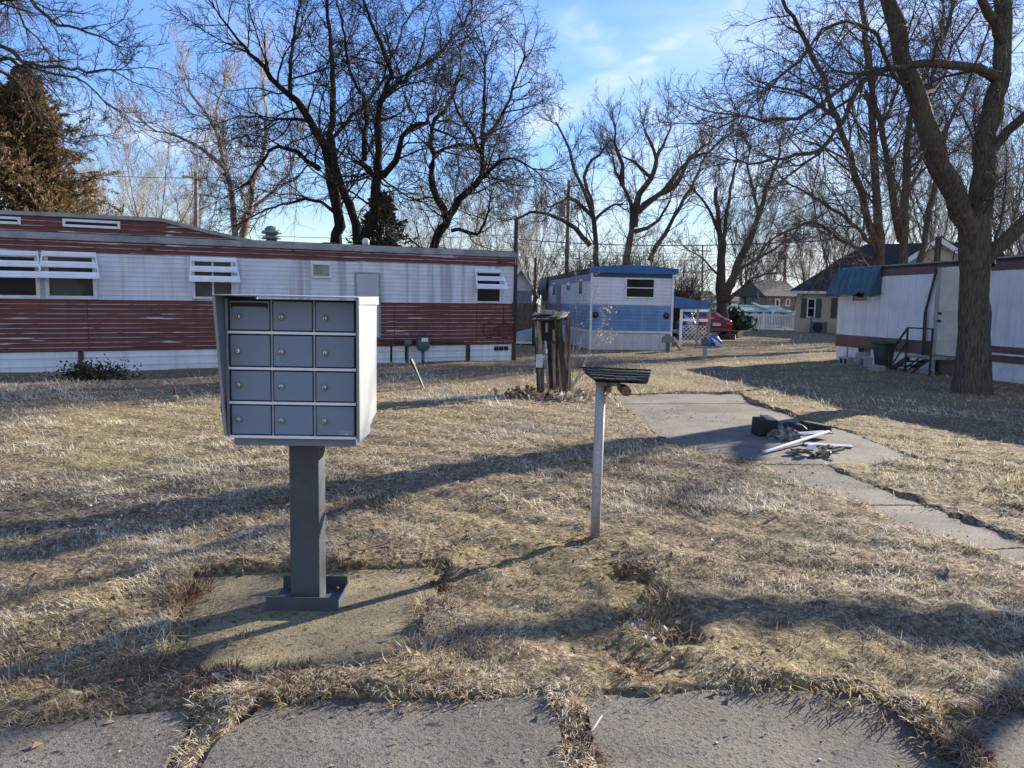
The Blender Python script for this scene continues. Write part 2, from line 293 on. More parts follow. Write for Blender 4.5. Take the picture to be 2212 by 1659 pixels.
M = dict(
 ground=m_ground(), blade=m_blade('dry_grass', STRAW),
 tuft=m_blade('dry_tuft', [(.05, (.05, .035, .02)), (.3, (.22, .14, .07)), (.6, (.50, .38, .20)), (.95, (.70, .60, .38))]),
 leaf=m_blade('dead_leaf', [(.05, (.05, .032, .022)), (.3, (.16, .09, .05)), (.5, (.28, .19, .12)), (.7, (.42, .36, .29)), (.92, (.72, .69, .64))], .15),
 red_weed=m_blade('russet_weed', [(.05, (.05, .022, .014)), (.5, (.15, .065, .04)), (.95, (.31, .19, .115))], .25),
 pave=m_concrete('old_pavement', (.125, .113, .093), (.18, .165, .138), (.08, .072, .058), .7, .9), slab=m_concrete('mossy_concrete', (.155, .13, .085), (.30, .245, .14), (.085, .08, .055), .8, .9),
 drive=m_concrete('driveway_concrete', (.145, .13, .108), (.21, .19, .155), (.085, .08, .07), .7, .4),
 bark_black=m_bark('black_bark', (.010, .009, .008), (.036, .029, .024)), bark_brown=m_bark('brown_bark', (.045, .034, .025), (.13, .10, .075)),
 bark_big=m_bark('furrowed_bark', (.06, .05, .037), (.165, .138, .102), 1.3, (.11, .107, .072)), bark_tan=m_bark('tan_bark', (.14, .11, .085), (.32, .26, .21)),
 twig_dark=m_plain('dark_twig', (.024, .019, .016), .9, bump=0), twig_brown=m_plain('brown_twig', (.075, .058, .046), .9, bump=0), twig_tan=m_plain('tan_twig', (.32, .28, .24), .9, bump=0), twig_pale=m_plain('pale_twig', (.40, .35, .31), .9, bump=0),  # tan and pale twig colours lightened in place of distance haze
 mbox=paint('grey_mailbox_paint', (.155, .205, .28), .5, .08, 2.5, .04), mshell=paint('weathered_shell_paint', (.27, .285, .295), .5, .14, 3, .06, c2=(.21, .225, .235), streak=True), mpost=paint('dark_grey_post_paint', (.065, .075, .085), .6, .25, 5, .1),
 alu=paint('brushed_aluminium', (.74, .75, .76), .4, .12, 6, .02, .0), awn=paint('aluminium_awning', (.78, .80, .82), .3, .12, 5, .02, .25, streak=False), brass=paint('lock_metal', (.60, .56, .48), .35, .2, 20, 0, .7), black=m_plain('black', (.012, .012, .013), .7),
 white_trim=paint('chalky_white_trim', (.66, .67, .67), .6, .2, 4, .05), grey_trim=paint('grey_edge_trim', (.30, .31, .32), .5, .4, 3, .1), roof_dark=paint('tar_roof', (.04, .04, .042), .8),
 red=m_siding('red_ribbed_siding', (.14, .043, .034), (.48, .45, .47), .098, .72, (.11, .02, .013), .6, .08),
 redtop=m_siding('red_band_siding', (.125, .039, .032), (.46, .44, .47), .098, .75, (.07, .024, .018), .5, .08, off=.03),
 white=m_siding('white_lap_siding', (.60, .635, .70), (.40, .42, .46), .098, 0, (.27, .275, .285), .75, .06),
 skirt=m_siding('white_skirting', (.70, .73, .77), (.26, .29, .33), .17, 0, (.36, .37, .36), .35, .10),
 glass=m_glass('dark_window'), glass2=m_glass('curtained_window', (.075, .075, .068), (.015, .015, .015)),
 blue=m_siding('faded_blue_siding', (.12, .225, .39), (.07, .125, .23), .115, 0, (.24, .33, .52), .45, .06), bluetop=paint('blue_fascia', (.035, .125, .33), .5, .35, 2, .05, streak=False), bluedk=paint('dark_blue_trim', (.028, .06, .12), .5),
 bwhite=m_siding('white_blue_trailer_siding', (.60, .62, .68), (.36, .39, .46), .115, 0, (.45, .47, .52), .3, .06), vskirt=m_siding('vertical_skirting', (.50, .52, .54), (.30, .31, .33), .30, 0, (.40, .40, .40), .5, .05, 'X'),
 wtrail=m_siding('corrugated_white_panel', (.66, .67, .69), (.59, .60, .62), .07, 0, (.42, .42, .42), .6, .3, 'X'), maroon=paint('maroon_band', (.14, .07, .065), .6, .4, 2, .1), tarp_green=paint('green_tarp', (.022, .07, .085), .45, .5, 3, .3, c2=(.04, .10, .13)),
 door=paint('pale_yellow_door', (.55, .54, .42), .6, .2, 2.5, .05), door_grey=paint('grey_door_panel', (.44, .45, .47), .6, .1, 2, .05), iron=paint('black_iron', (.03, .028, .028), .6), bin=paint('green_bin', (.02, .05, .035), .6), block=paint('grey_block', (.30, .29, .27), .9),
 oldwood=m_wood('charred_grey_wood', (.03, .026, .022), (.33, .28, .22)), greywood=m_wood('grey_wood', (.16, .14, .12), (.36, .32, .27)), pole=m_wood('pole_wood', (.12, .10, .085), (.26, .22, .18)), tarred=m_wood('dark_pole_wood', (.03, .026, .022), (.09, .075, .06)), fencewood=m_wood('brown_fence', (.11, .08, .06), (.20, .15, .11)),
 shingle_blk=m_wood('black_shingle', (.012, .013, .014), (.05, .055, .06), 'X'), whitepole=paint('worn_white_pole', (.40, .40, .40), .6, .5, 7, .15, c2=(.20, .20, .20), streak=True), log=m_wood('log_end', (.15, .09, .06), (.30, .19, .12)),
 beige=m_siding('beige_siding', (.40, .345, .245), (.25, .215, .15), .16, 0, (.32, .27, .19), .3, .06), roof=m_shingle('dark_shingle', (.05, .05, .053)), roof2=m_shingle('grey_shingle', (.13, .135, .145)), shutter=paint('dark_shutter', (.045, .055, .05), .6), mint=paint('pale_green_panel', (.26, .38, .32), .5, .25, .8), picket=paint('white_picket', (.86, .85, .80), .6, .1), hedge=m_blade('dark_hedge', [(.1, (.012, .022, .012)), (.9, (.05, .075, .035))], .1),
 car=paint('red_car_paint', (.13, .010, .014), .22, .05, 2, 0, spec=.6), tail=paint('red_lamp', (.55, .02, .02), .2), tyre=paint('tyre', (.018, .018, .018), .85), plate=paint('plain_plate', (.55, .60, .60), .4), tarpblue=paint('blue_tarp', (.03, .10, .42), .4, .4, 4, .3), greytarp=paint('grey_tarp', (.33, .36, .40), .6, .3, 3, .3), paper=paint('off_white', (.70, .71, .72), .6, .15), slate=paint('blue_grey_board', (.26, .285, .33), .6, .2), meter=paint('grey_meter_metal', (.09, .105, .12), .5, .3, 8), green_post=paint('dark_green_marker', (.02, .035, .035), .5),
 cedar=m_blade('browned_cedar', [(.05, (.03, .026, .012)), (.4, (.14, .10, .05)), (.7, (.25, .165, .075)), (.95, (.36, .26, .125))], .25), fir=m_blade('dark_needles', [(.1, (.018, .022, .014)), (.9, (.08, .075, .045))], .2), rust=paint('rusty', (.14, .05, .025), .9, .4, 20),
 wall_white=paint('white_wall', (.66, .66, .64), .7), wall_grey=m_siding('grey_wall', (.22, .25, .29), (.12, .14, .17), .16, 0, (.16, .19, .22), .3, .06), road=paint('far_road', (.42, .41, .39), .9),
)
# ------------------------------------------------------------------ ground, paving, grass
def gz(x, y):
    x = np.asarray(x, float); y = np.asarray(y, float)
    z = .020*np.sin(1.1*x+.6)*np.sin(.9*y+.3)+.010*np.sin(2.9*x+1.3*y)+.008*np.sin(4.3*y-1.7*x)
    b = np.sin(13.1*x+5*y+np.sin(3*y))*np.sin(15.3*y-4*x)+.7*np.sin(27*x-11*y)*np.sin(23*y+9*x)+.8*np.sin(6.3*x+8.1*y+2*np.sin(x))
    z = z+.013*b*np.clip(1.4-y/14, .15, 1)
    z = z*np.clip(1.2-np.abs(y-8)/60, .3, 1)
    z = z-.026*np.clip((2.78-y)/.22, 0, 1)*(y > 0)
    return z-.008*np.clip(-x-1, 0, 14)+.02
def gpoly(pts): return np.array([G(*p)[:2] for p in pts])
PAVE = [gpoly(p) for p in (
 [(-500,1605),(0,1572),(110,1560),(250,1545),(420,1524),(395,1590),(330,1700),(240,1900),(-500,1900)],
 [(565,1514),(720,1509),(900,1512),(1050,1505),(1190,1500),(1208,1580),(1230,1680),(1250,1900),(330,1900),(400,1700),(485,1580)],
 [(1265,1502),(1400,1496),(1600,1490),(1720,1482),(1860,1492),(1985,1560),(2080,1659),(2200,1800),(2300,1900),(1310,1900),(1290,1660),(1275,1560)],
 [(2020,1545),(2212,1535),(2700,1530),(2700,1900),(2400,1900),(2140,1659)])]
SLAB = gpoly([(425,1240),(560,1232),(760,1228),(952,1222),(930,1290),(905,1360),(875,1425),(760,1450),(600,1462),(420,1465),(330,1462),(370,1370)])
DRIVE = gpoly([(1322,855),(1470,851),(1597,852),(1622,872),(1680,888),(1737,908),(1832,934),(1978,992),(1900,1004),(1776,1003),(1861,1041),(2006,1097),(2212,1172),(2500,1275),(2500,1340),(2212,1232),(2106,1187),(1956,1142),(1856,1092),(1751,1055),(1680,1025),(1648,1001),(1536,985),(1455,965),(1405,928),(1375,900),(1345,878)])
HOLE = gpoly([(1330,1215),(1395,1225),(1440,1290),(1500,1350),(1520,1400),(1420,1410),(1370,1330),(1320,1260)])
def inpoly(x, y, poly):
    x = np.asarray(x); r = np.zeros(x.shape, bool); n = len(poly)
    for i in range(n):
        (x1, y1), (x2, y2) = poly[i], poly[(i+1) % n]
        c = (y1 > y) != (y2 > y)
        with np.errstate(divide='ignore', invalid='ignore'): r ^= c & (x < (x2-x1)*(y-y1)/(y2-y1+1e-12)+x1)
    return r
def axis_(lo, hi, st, far, g=1.18):
    a = list(np.arange(lo, hi, st)); d = st
    while a[-1] < far: d *= g; a.append(a[-1]+d)
    d = st
    while a[0] > -far: d *= g; a.insert(0, a[0]-d)
    return np.array(a)
gx, gy = axis_(-5, 9, .05, 420), axis_(1.6, 13, .05, 700)
X, Y = np.meshgrid(gx, gy); Z = gz(X, Y)
near = (np.abs(X) < 14) & (Y > 0) & (Y < 16)
Z = Z+np.where(near, rng.normal(0, .004, X.shape), 0)
for p, dz in [(q, -.11) for q in PAVE]+[(SLAB, -.10), (DRIVE, -.09)]:
    Z = np.where(inpoly(X, Y, p), dz, Z)
Z = np.where(inpoly(X, Y, HOLE), Z-.07, Z)
ny, nx = X.shape
idx = np.arange(ny*nx).reshape(ny, nx)
fq = np.stack([idx[:-1,:-1], idx[:-1,1:], idx[1:,1:], idx[1:,:-1]], -1).reshape(-1, 4)
structure(fastmesh('ground', np.stack([X, Y, Z], -1).reshape(-1, 3), fq, M['ground']))
def slab(name, polys, top, thick, mat, jit=.012):
    mb = MB()
    for poly in polys:
        pts = []
        n = len(poly)
        for i in range(n):
            a, b = poly[i], poly[(i+1) % n]; k = max(1, int(np.hypot(*(b-a))/.09))
            for j in range(min(k, 60)):
                q = a+(b-a)*j/min(k, 60); pts.append((q[0]+rnd.gauss(0, jit), q[1]+rnd.gauss(0, jit)))
        mb.prism(pts, 'z', top-thick, top)
    return structure(mb.build(name, mat))
slab('pavement', PAVE, -.004, .07, M['pave'])
slab('concrete_pad', [SLAB], -.008, .08, M['slab'])
slab('driveway', [DRIVE], .004, .08, M['drive'])
# joints and cracks in the driveway: strips of soil and dead grass a few millimetres proud
mb = MB()
for a, b, w in (((1340,873),(1625,872),.05), ((1652,1003),(1776,1004),.05), ((1857,1092),(2006,1092),.02), ((2106,1190),(2230,1182),.02)):
    p, q = G(*a), G(*b); n = 14; pr = []
    d = (q-p).normalized(); s = Vector((-d.y, d.x, 0))
    top = [p+(q-p)*i/n+s*w*(.5+rnd.random()*.5) for i in range(n+1)]; bot = [p+(q-p)*i/n-s*w*(.3+rnd.random()*.5) for i in range(n+1)]
    for i in range(n):
        mb.hexa([(v.x, v.y, .000) for v in (bot[i], bot[i+1], top[i+1], top[i])], [(v.x, v.y, .009) for v in (bot[i], bot[i+1], top[i+1], top[i])])
structure(mb.build('driveway_joint', M['ground']), 'stuff')
# a far strip of road behind the picket fence
mb = MB(); a, b = G(1480, 704), G(1830, 711)
mb.prism([(-60, 54.6), (120, 52.5), (120, 58), (-60, 60)], 'z', -.02, .05); structure(mb.build('road', M['road']))

def in_any(x, y, polys):
    r = np.zeros(x.shape, bool)
    for p in polys: r |= inpoly(x, y, p)
    return r
def blades(x, y, z, L, w, head, lean, curl, two=True):
    """flat tapering blades: base pair, (bent middle pair), tip pair"""
    n = len(x); dx, dy = np.cos(head), np.sin(head); sx, sy = -dy, dx
    b = np.stack([x, y, z], -1); s = np.stack([sx, sy, np.zeros(n)], -1)*(w*.5)[:, None]
    def at(t, ln): return b+np.stack([dx*np.sin(ln)*L*t, dy*np.sin(ln)*L*t, np.cos(ln)*L*t], -1)
    tip = at(1.0, np.clip(lean+curl, 0, 1.62))
    if two:
        mid = at(.55, lean); V = np.stack([b-s, b+s, mid-s*.85, mid+s*.85, tip-s*.15, tip+s*.15], 1).reshape(-1, 3)
        o = np.arange(n)[:, None]*6; Fq = np.concatenate([o+np.array([0,1,3,2]), o+np.array([2,3,5,4])], 0)
    else:
        V = np.stack([b-s, b+s, tip+s*.25, tip-s*.25], 1).reshape(-1, 3); o = np.arange(n)[:, None]*4; Fq = o+np.array([0,1,2,3])
    return V, Fq
def scatter(n, y0, y1, pw, side=.72, marg=1.2):
    u = rng.random(n); k = 1-pw
    y = (y0**k+u*(y1**k-y0**k))**(1/k); x = (rng.random(n)*2-1)*(side*y+marg); return x, y
def patchy(x, y):
    return .5+.25*np.sin(1.9*x+.7*y+1)+.2*np.sin(3.7*y-1.2*x)+.2*np.sin(6.1*x+4.7*y)+.15*np.sin(11*x-7*y)
allv, allf, off = [], [], 0
def push(V, Fq):
    global off
    allv.append(V); allf.append(Fq+off); off += len(V)
HARD = PAVE+[SLAB, DRIVE]
def lawn(n, y0, y1, pw, Lm, wm, two):
    x, y = scatter(n, y0, y1, pw); keep = ~in_any(x, y, HARD) & (rng.random(n) < np.clip((patchy(x, y)-.12)*1.5, .10, 1)) & ~(inpoly(x, y, HOLE) & (rng.random(n) < .85))
    x, y = x[keep], y[keep]; n = len(x)
    L = Lm*(.45+.9*rng.random(n))*(.7+.5*patchy(x, y)); w = wm*(.6+.8*rng.random(n))
    flow = 1.1*np.sin(.9*x+.4*y)+.9*np.sin(1.7*y-.8*x+2)+3.6
    head = flow+rng.normal(0, 1.0, n); lean = np.clip(rng.normal(1.12, .28, n), .2, 1.5)
    V, Fq = blades(x, y, gz(x, y)-.008, L, w, head, lean, rng.normal(.25, .25, n), two); push(V, Fq)
lawn(300000, 2.3, 6.0, 1.3, .052, .0030, True)
lawn(180000, 5.5, 12., 1.4, .068, .0062, True)
lawn(110000, 11, 30., 1.5, .10, .014, False)
lawn(40000, 27, 62., 1.3, .13, .035, False)
allf2 = np.concatenate(allf)
structure(fastmesh('grass', np.concatenate(allv), allf2, M['blade'], smooth=False), 'stuff')
# longer tufts hanging over slab edges, along joints and round posts
def along(poly, closed=True):
    seg = list(zip(poly, np.roll(poly, -1, 0))) if closed else list(zip(poly[:-1], poly[1:])); return seg
tv, tf, toff = [], [], 0
def tufts(px, py, r, n, L, w=.0045, lean0=.9, z0=None):
    """one tussock of n blades"""
    global toff
    a = rng.random(n)*6.283; rr = r*np.sqrt(rng.random(n)); x, y = px+rr*np.cos(a), py+rr*np.sin(a)
    V, Fq = blades(x, y, (gz(x, y) if z0 is None else np.full(n, z0))-.02, L*(.5+.8*rng.random(n)), w*(.6+.8*rng.random(n)), a+rng.normal(0, .6, n), np.clip(rng.normal(lean0, .3, n), .05, 1.45), rng.normal(.35, .2, n))
    tv.append(V); tf.append(Fq+toff); toff += len(V)
def edge_tufts(pts, sp, L, n=26, r=.05, jit=.03):
    pts = np.asarray(pts)
    for a, b in zip(pts[:-1], pts[1:]):
        k = max(1, int(np.hypot(*(b-a))/sp))
        for j in range(k):
            if rnd.random() < .2: continue
            q = a+(b-a)*((j+rnd.random())/k); tufts(q[0]+rnd.gauss(0, jit), q[1]+rnd.gauss(0, jit), r*(.6+rnd.random()), int(n*(.5+rnd.random())), L*(.6+.7*rnd.random()))
for pl in PAVE:
    for a, b in zip(pl, np.roll(pl, -1, 0)):
        if a[1] > 2.05 and b[1] > 2.05: edge_tufts([a, b], .07, .05, 18)
edge_tufts(np.vstack([SLAB, SLAB[:1]]), .06, .06, 18)
edge_tufts(DRIVE[14:] , .09, .08, 14); edge_tufts(DRIVE[3:15], .12, .07, 12)
for jn in ([(470,1510),(440,1570),(395,1640),(350,1760)], [(1225,1490),(1240,1560),(1255,1640),(1270,1760)], [(1960,1530),(2030,1590),(2110,1659),(2230,1780)]):
    edge_tufts(gpoly(jn), .028, .05, 26, .05, .03)
for p, n, L, r in (((1287,1168),90,.10,.10), ((1395,1345),160,.13,.14), ((1440,1290),140,.12,.12), ((1350,1215),90,.09,.14), ((1455,1395),120,.12,.16), ((300,1420),200,.16,.2), ((520,1380),60,.07,.08), ((180,1480),220,.17,.28), ((60,1500),200,.16,.3),
                   ((2075,862),200,.16,.22), ((2130,862),200,.16,.22), ((400,1330),160,.15,.2), ((940,1440),220,.12,.2), ((1040,1470),160,.11,.2), ((1700,1440),200,.12,.3), ((1000,1390),160,.12,.18), ((300,1310),180,.13,.22), ((1800,1470),160,.12,.3), ((1960,1500),160,.12,.3)):
    g = G(*p); tufts(g.x, g.y, r, n, L*.68)
structure(fastmesh('grass_tuft', np.concatenate(tv), np.concatenate(tf), M['tuft'], smooth=False), 'stuff')
# russet low weeds along the pad and in the joints
tv, tf, toff = [], [], 0
for p, n, r in (((1235,1560),420,.06),((1245,1600),420,.06),((1255,1640),300,.06),((470,1475),330,.11),((440,1490),260,.1),((660,1480),300,.12),((600,1475),220,.1),((950,1320),200,.07),((955,1260),160,.06),((420,1280),260,.1),((390,1290),220,.09),((1350,1440),320,.09),((1370,1460),240,.07),((2050,1600),260,.07),((2100,1640),220,.06),((760,1215),200,.12),((860,1205),200,.14),((960,1205),150,.1),((1355,1225),150,.08)):
    g = G(*p); tufts(g.x, g.y, r, n, .05, .004, .7)
structure(fastmesh('russet_weed', np.concatenate(tv), np.concatenate(tf), M['red_weed'], smooth=False), 'stuff')
# fallen leaves: folded little quads
def leaves(name, x, y, size, mat, zoff=.02):
    n = len(x); a = rng.random(n)*6.283; s = size*(.5+1.3*rng.random(n)**2.5); z = gz(x, y)+zoff+rng.random(n)*.02
    z = np.where(in_any(x, y, PAVE), .0, z); z = np.where(inpoly(x, y, SLAB), -.008, z); z = np.where(inpoly(x, y, DRIVE), .012, z)
    d = np.stack([np.cos(a), np.sin(a), rng.normal(0, .3, n)], -1)*s[:, None]; q = np.stack([-np.sin(a), np.cos(a), rng.normal(0, .3, n)], -1)*(s*.62)[:, None]
    c = np.stack([x, y, z], -1); up = np.stack([np.zeros(n), np.zeros(n), s*(.15+.5*rng.random(n))], -1)
    V = np.stack([c-d*.9, c+q+up, c+d*1.1, c-q+up], 1).reshape(-1, 3); o = np.arange(n)[:, None]*4
    F3 = np.concatenate([o+np.array([0,2,1]), o+np.array([0,3,2])], 0)
    return structure(fastmesh(name, V, F3, mat, smooth=False), 'stuff')
x, y = scatter(6500, 2.3, 16, 1.2); k = (patchy(x*.7+3, y*.7) > .58) & ~in_any(x, y, HARD); x, y = x[k], y[k]
ex, ey = [], []
for p, n, r in (((180,1110),90,.5),((330,1120),110,.35),((720,1115),60,.25),((660,1110),60,.3),((1190,850),260,.55),((1100,1150),90,.5),((1370,1230),120,.2),((1400,1400),60,.2),((1300,1180),80,.25),((1460,1030),120,.6),((500,1120),80,.3),((1450,900),60,.4),((1570,1010),90,.5),((1750,1080),60,.5),((60,1120),90,.4),((1360,1100),60,.5),((1850,1230),110,.5),((640,1170),90,.4),((930,1190),110,.3),((200,1400),90,.3)):
    g = G(*p); n = int(n*1.8); ex.append(g.x+rng.normal(0, r, n)); ey.append(g.y+rng.normal(0, r*.8, n))
leaves('fallen_leaves', np.concatenate([x]+ex), np.concatenate([y]+ey), .0135, M['leaf'])
x, y = scatter(650, 1.9, 5, 1.2); k = in_any(x, y, PAVE+[SLAB]); leaves('leaf_crumbs', x[k], y[k], .007, M['leaf'])
# ------------------------------------------------------------------ trees
def norm(a): return a/(np.linalg.norm(a, axis=-1, keepdims=True)+1e-9)
def tubes(Pp, Rr, k):
    """Pp (N,K,3) centre lines, Rr (N,K) radii -> verts, quads"""
    N, K, _ = Pp.shape
    T = np.empty_like(Pp); T[:, 1:-1] = Pp[:, 2:]-Pp[:, :-2]; T[:, 0] = Pp[:, 1]-Pp[:, 0]; T[:, -1] = Pp[:, -1]-Pp[:, -2]; T = norm(T)
    ref = np.where(np.abs(T[:, :1, 2:3]) > .8, np.array([1., .2, 0]), np.array([.1, .2, 1.])); ref = np.broadcast_to(ref, T.shape)
    A = norm(np.cross(T, ref)); B = np.cross(T, A); a = np.arange(k)*2*np.pi/k
    V = Pp[:, :, None]+Rr[:, :, None, None]*(A[:, :, None]*np.cos(a)[:, None]+B[:, :, None]*np.sin(a)[:, None])
    i = np.arange(N)[:, None, None]*K*k; j = np.arange(K-1)[None, :, None]*k; q = np.arange(k)[None, None, :]; q2 = (q+1) % k
    Fq = np.stack([i+j+q, i+j+q2, i+j+k+q2, i+j+k+q], -1).reshape(-1, 4)
    return V.reshape(-1, 3), Fq
def resample(pts, step=.35, wob=.03, g=None):
    """Catmull-Rom through control points, evenly stepped, slightly crooked"""
    p = np.array(pts, float); p = np.vstack([2*p[0]-p[1], p, 2*p[-1]-p[-2]]); out = []
    for i in range(1, len(p)-2):
        n = max(2, int(np.linalg.norm(p[i+1]-p[i])/step)); t = np.linspace(0, 1, n, endpoint=False)[:, None]
        a, b, c, d = p[i-1], p[i], p[i+1], p[i+2]
        out.append(.5*((2*b)+(-a+c)*t+(2*a-5*b+4*c-d)*t**2+(-a+3*b-3*c+d)*t**3))
    out = np.vstack(out+[p[-2:-1]]); e = g.normal(0, wob, out.shape); e[0] = 0
    return out+e
def children(Pp, Rr, per, lo, hi, ang, lens, K, wander, trop, g, shrink=.6, rmin=.004, taper=.25):
    """branches off every centre line in (N,K0,3); lens is (N,) parent-scaled length"""
    N, K0, _ = Pp.shape
    t = lo+(hi-lo)*((np.arange(per)[None]+g.random((N, per)))/per); f = t*(K0-1); i = np.minimum(f.astype(int), K0-2); w = (f-i)[..., None]
    ar = np.arange(N)[:, None]; base = Pp[ar, i]*(1-w)+Pp[ar, i+1]*w; tan = norm(Pp[ar, i+1]-Pp[ar, i]); rad = Rr[ar, i]*(1-w[..., 0])+Rr[ar, i+1]*w[..., 0]
    base, tan, rad, t = base.reshape(-1, 3), tan.reshape(-1, 3), rad.reshape(-1), t.reshape(-1)
    L = np.repeat(lens, per)*(1-.45*t)*(.55+.75*g.random(len(t)))
    pr = norm(np.cross(tan, g.normal(0, 1, tan.shape))); an = np.clip(g.normal(ang, .22, len(t)), .25, 1.5)[:, None]
    d = norm(tan*np.cos(an)+pr*np.sin(an)); r0 = np.maximum(np.minimum(rad*shrink, L*.0115+.003), rmin)
    out = np.empty((len(t), K, 3)); out[:, 0] = base; st = (L/(K-1))[:, None]; up = np.array([0, 0, 1.])
    for k in range(1, K):
        d = norm(d+g.normal(0, wander, d.shape)+up*trop); out[:, k] = out[:, k-1]+d*st
    R_ = r0[:, None]*np.linspace(1, taper, K)[None]
    return out, np.maximum(R_, rmin*.6), L
def make_tree(name, label, limbs, Y, mats, seed, l1=2.4, sp=.45, n2=6, n3=5, n4=0, trop=(.10, .08, .05), ang=.85, start=.25, twig=.006, group=None, base=None, cat='tree', wob=.03, r2=.5, r3=.5, wander=.17):
    """limbs: (pixel or world points, width in pixels at start and end); first limb is the trunk"""
    g = np.random.default_rng(seed); V, Fc, off = [], [], 0; L1P, L1R, L1L = [], [], []
    o0 = None; world = []
    for li, (pts, w0, w1) in enumerate(limbs):
        q = [np.array(P(p[0], p[1], Y+(p[2] if len(p) > 2 else 0))) if not isinstance(p, Vector) else np.array(p) for p in pts]
        if li == 0 and base is not None: q.insert(0, np.array(base, float))
        pp = resample(q, .3 if Y < 30 else .45, wob if li else wob*.6, g); n = len(pp); s = np.linspace(0, 1, n)
        rr = (w0*(1-s)+w1*s)*Y/F*.5
        if li == 0: rr = rr*(1+.3*np.exp(-np.maximum(pp[:, 2], 0)/.25)*(pp[:, 2] < 1.2))
        world.append((pp, rr))
    if o0 is None: o0 = world[0][0][0].copy(); o0[2] = 0
    t = thing(name, label, cat, tuple(o0), group=group)
    for li, (pp, rr) in enumerate(world):
        v, f = tubes((pp-o0)[None], rr[None]*(1+g.normal(0, .05, len(rr)))[None], 10 if Y < 20 else 8); V.append(v); Fc.append(f+off); off += len(v)
        n = len(pp); a = int(n*(start if li == 0 else .12)); ln = np.sum(np.linalg.norm(np.diff(pp[a:], axis=0), axis=1)); per = max(3, int(ln/sp))
        if n-a < 3: continue
        c, r, L = children((pp-o0)[None, a:], rr[None, a:], per, .03, 1.0, ang, np.array([l1]), 8, wander, trop[0], g, .55, twig*1.6, .2)
        # the tip carries on
        L1P.append(c); L1R.append(r); L1L.append(L)
        d = norm(pp[-1]-pp[-3]); tipn = 4; tp = np.repeat((pp-o0)[None, -2:], 1, 0)
        c, r, L = children(tp, rr[None, -2:], tipn, .5, 1.0, .4, np.array([l1*1.1]), 8, wander, trop[0], g, .8, twig*1.6, .2); L1P.append(c); L1R.append(r); L1L.append(L)
    fastmesh('trunk', np.concatenate(V), np.concatenate(Fc), mats[0], t)
    p1, r1, ln1 = np.concatenate(L1P), np.concatenate(L1R), np.concatenate(L1L)
    V, Fc, off = [], [], 0
    def put(p, r, k):
        nonlocal off
        v, f = tubes(p, r, k); V.append(v); Fc.append(f+off); off += len(v)
    put(p1, r1, 5)
    p2, q2, ln2 = children(p1, r1, n2, .15, 1.0, ang*.95, ln1*r2, 6, wander*.75, trop[1], g, .6, twig*1.25, .3); put(p2, q2, 4)
    p3, q3, ln3 = children(p2, q2, n3, .15, 1.0, .8, ln2*r3, 5, wander*.7, trop[2], g, .7, twig, .45); put(p3, q3, 3)
    if n4:
        p4, q4, ln4 = children(p3, q3, n4, .2, 1.0, .75, ln3*.6, 4, wander*1.1, trop[2], g, .8, twig*.8, .5); put(p4, q4, 3)
    fastmesh('crown', np.concatenate(V), np.concatenate(Fc), mats[1], t)
    return t
BLK, BRN, BIG, TAN = (M['bark_black'], M['twig_dark']), (M['bark_brown'], M['twig_dark']), (M['bark_big'], M['twig_brown']), (M['bark_tan'], M['twig_tan'])
def gb(px, py, Y): 
    p = P(px, py, Y); return (p.x, p.y, -.1)

# the dark three-stemmed tree behind the red trailer
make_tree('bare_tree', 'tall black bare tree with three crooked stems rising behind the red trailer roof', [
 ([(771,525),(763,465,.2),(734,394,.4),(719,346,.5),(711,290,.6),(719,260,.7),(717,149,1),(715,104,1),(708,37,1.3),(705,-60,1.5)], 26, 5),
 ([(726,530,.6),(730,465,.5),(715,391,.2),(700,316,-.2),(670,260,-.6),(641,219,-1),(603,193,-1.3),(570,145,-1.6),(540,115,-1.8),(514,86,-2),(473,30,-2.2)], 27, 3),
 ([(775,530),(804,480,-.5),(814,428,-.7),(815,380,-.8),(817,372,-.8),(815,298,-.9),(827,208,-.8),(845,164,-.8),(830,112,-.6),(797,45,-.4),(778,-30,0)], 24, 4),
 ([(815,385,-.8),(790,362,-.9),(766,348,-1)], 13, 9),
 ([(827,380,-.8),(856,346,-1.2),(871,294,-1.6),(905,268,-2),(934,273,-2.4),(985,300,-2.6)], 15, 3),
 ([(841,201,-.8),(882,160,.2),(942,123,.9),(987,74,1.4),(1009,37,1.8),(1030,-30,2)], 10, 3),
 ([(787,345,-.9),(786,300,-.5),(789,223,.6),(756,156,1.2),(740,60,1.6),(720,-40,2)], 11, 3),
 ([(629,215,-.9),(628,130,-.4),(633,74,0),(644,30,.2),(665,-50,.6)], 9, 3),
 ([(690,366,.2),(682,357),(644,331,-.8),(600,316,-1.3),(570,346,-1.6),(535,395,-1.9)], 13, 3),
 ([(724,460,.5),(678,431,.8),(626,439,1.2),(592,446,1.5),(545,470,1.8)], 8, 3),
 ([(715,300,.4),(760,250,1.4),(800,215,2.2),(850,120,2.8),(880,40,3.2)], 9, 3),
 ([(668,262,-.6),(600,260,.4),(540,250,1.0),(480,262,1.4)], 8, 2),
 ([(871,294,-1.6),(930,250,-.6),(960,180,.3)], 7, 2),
], 24, BLK, 11, l1=2.8, sp=.31, n2=9, n3=8, r2=.58, r3=.6, trop=(.06, .02, -.03), ang=.9, start=.3, twig=.0062, base=gb(775,560,24), wander=.2)
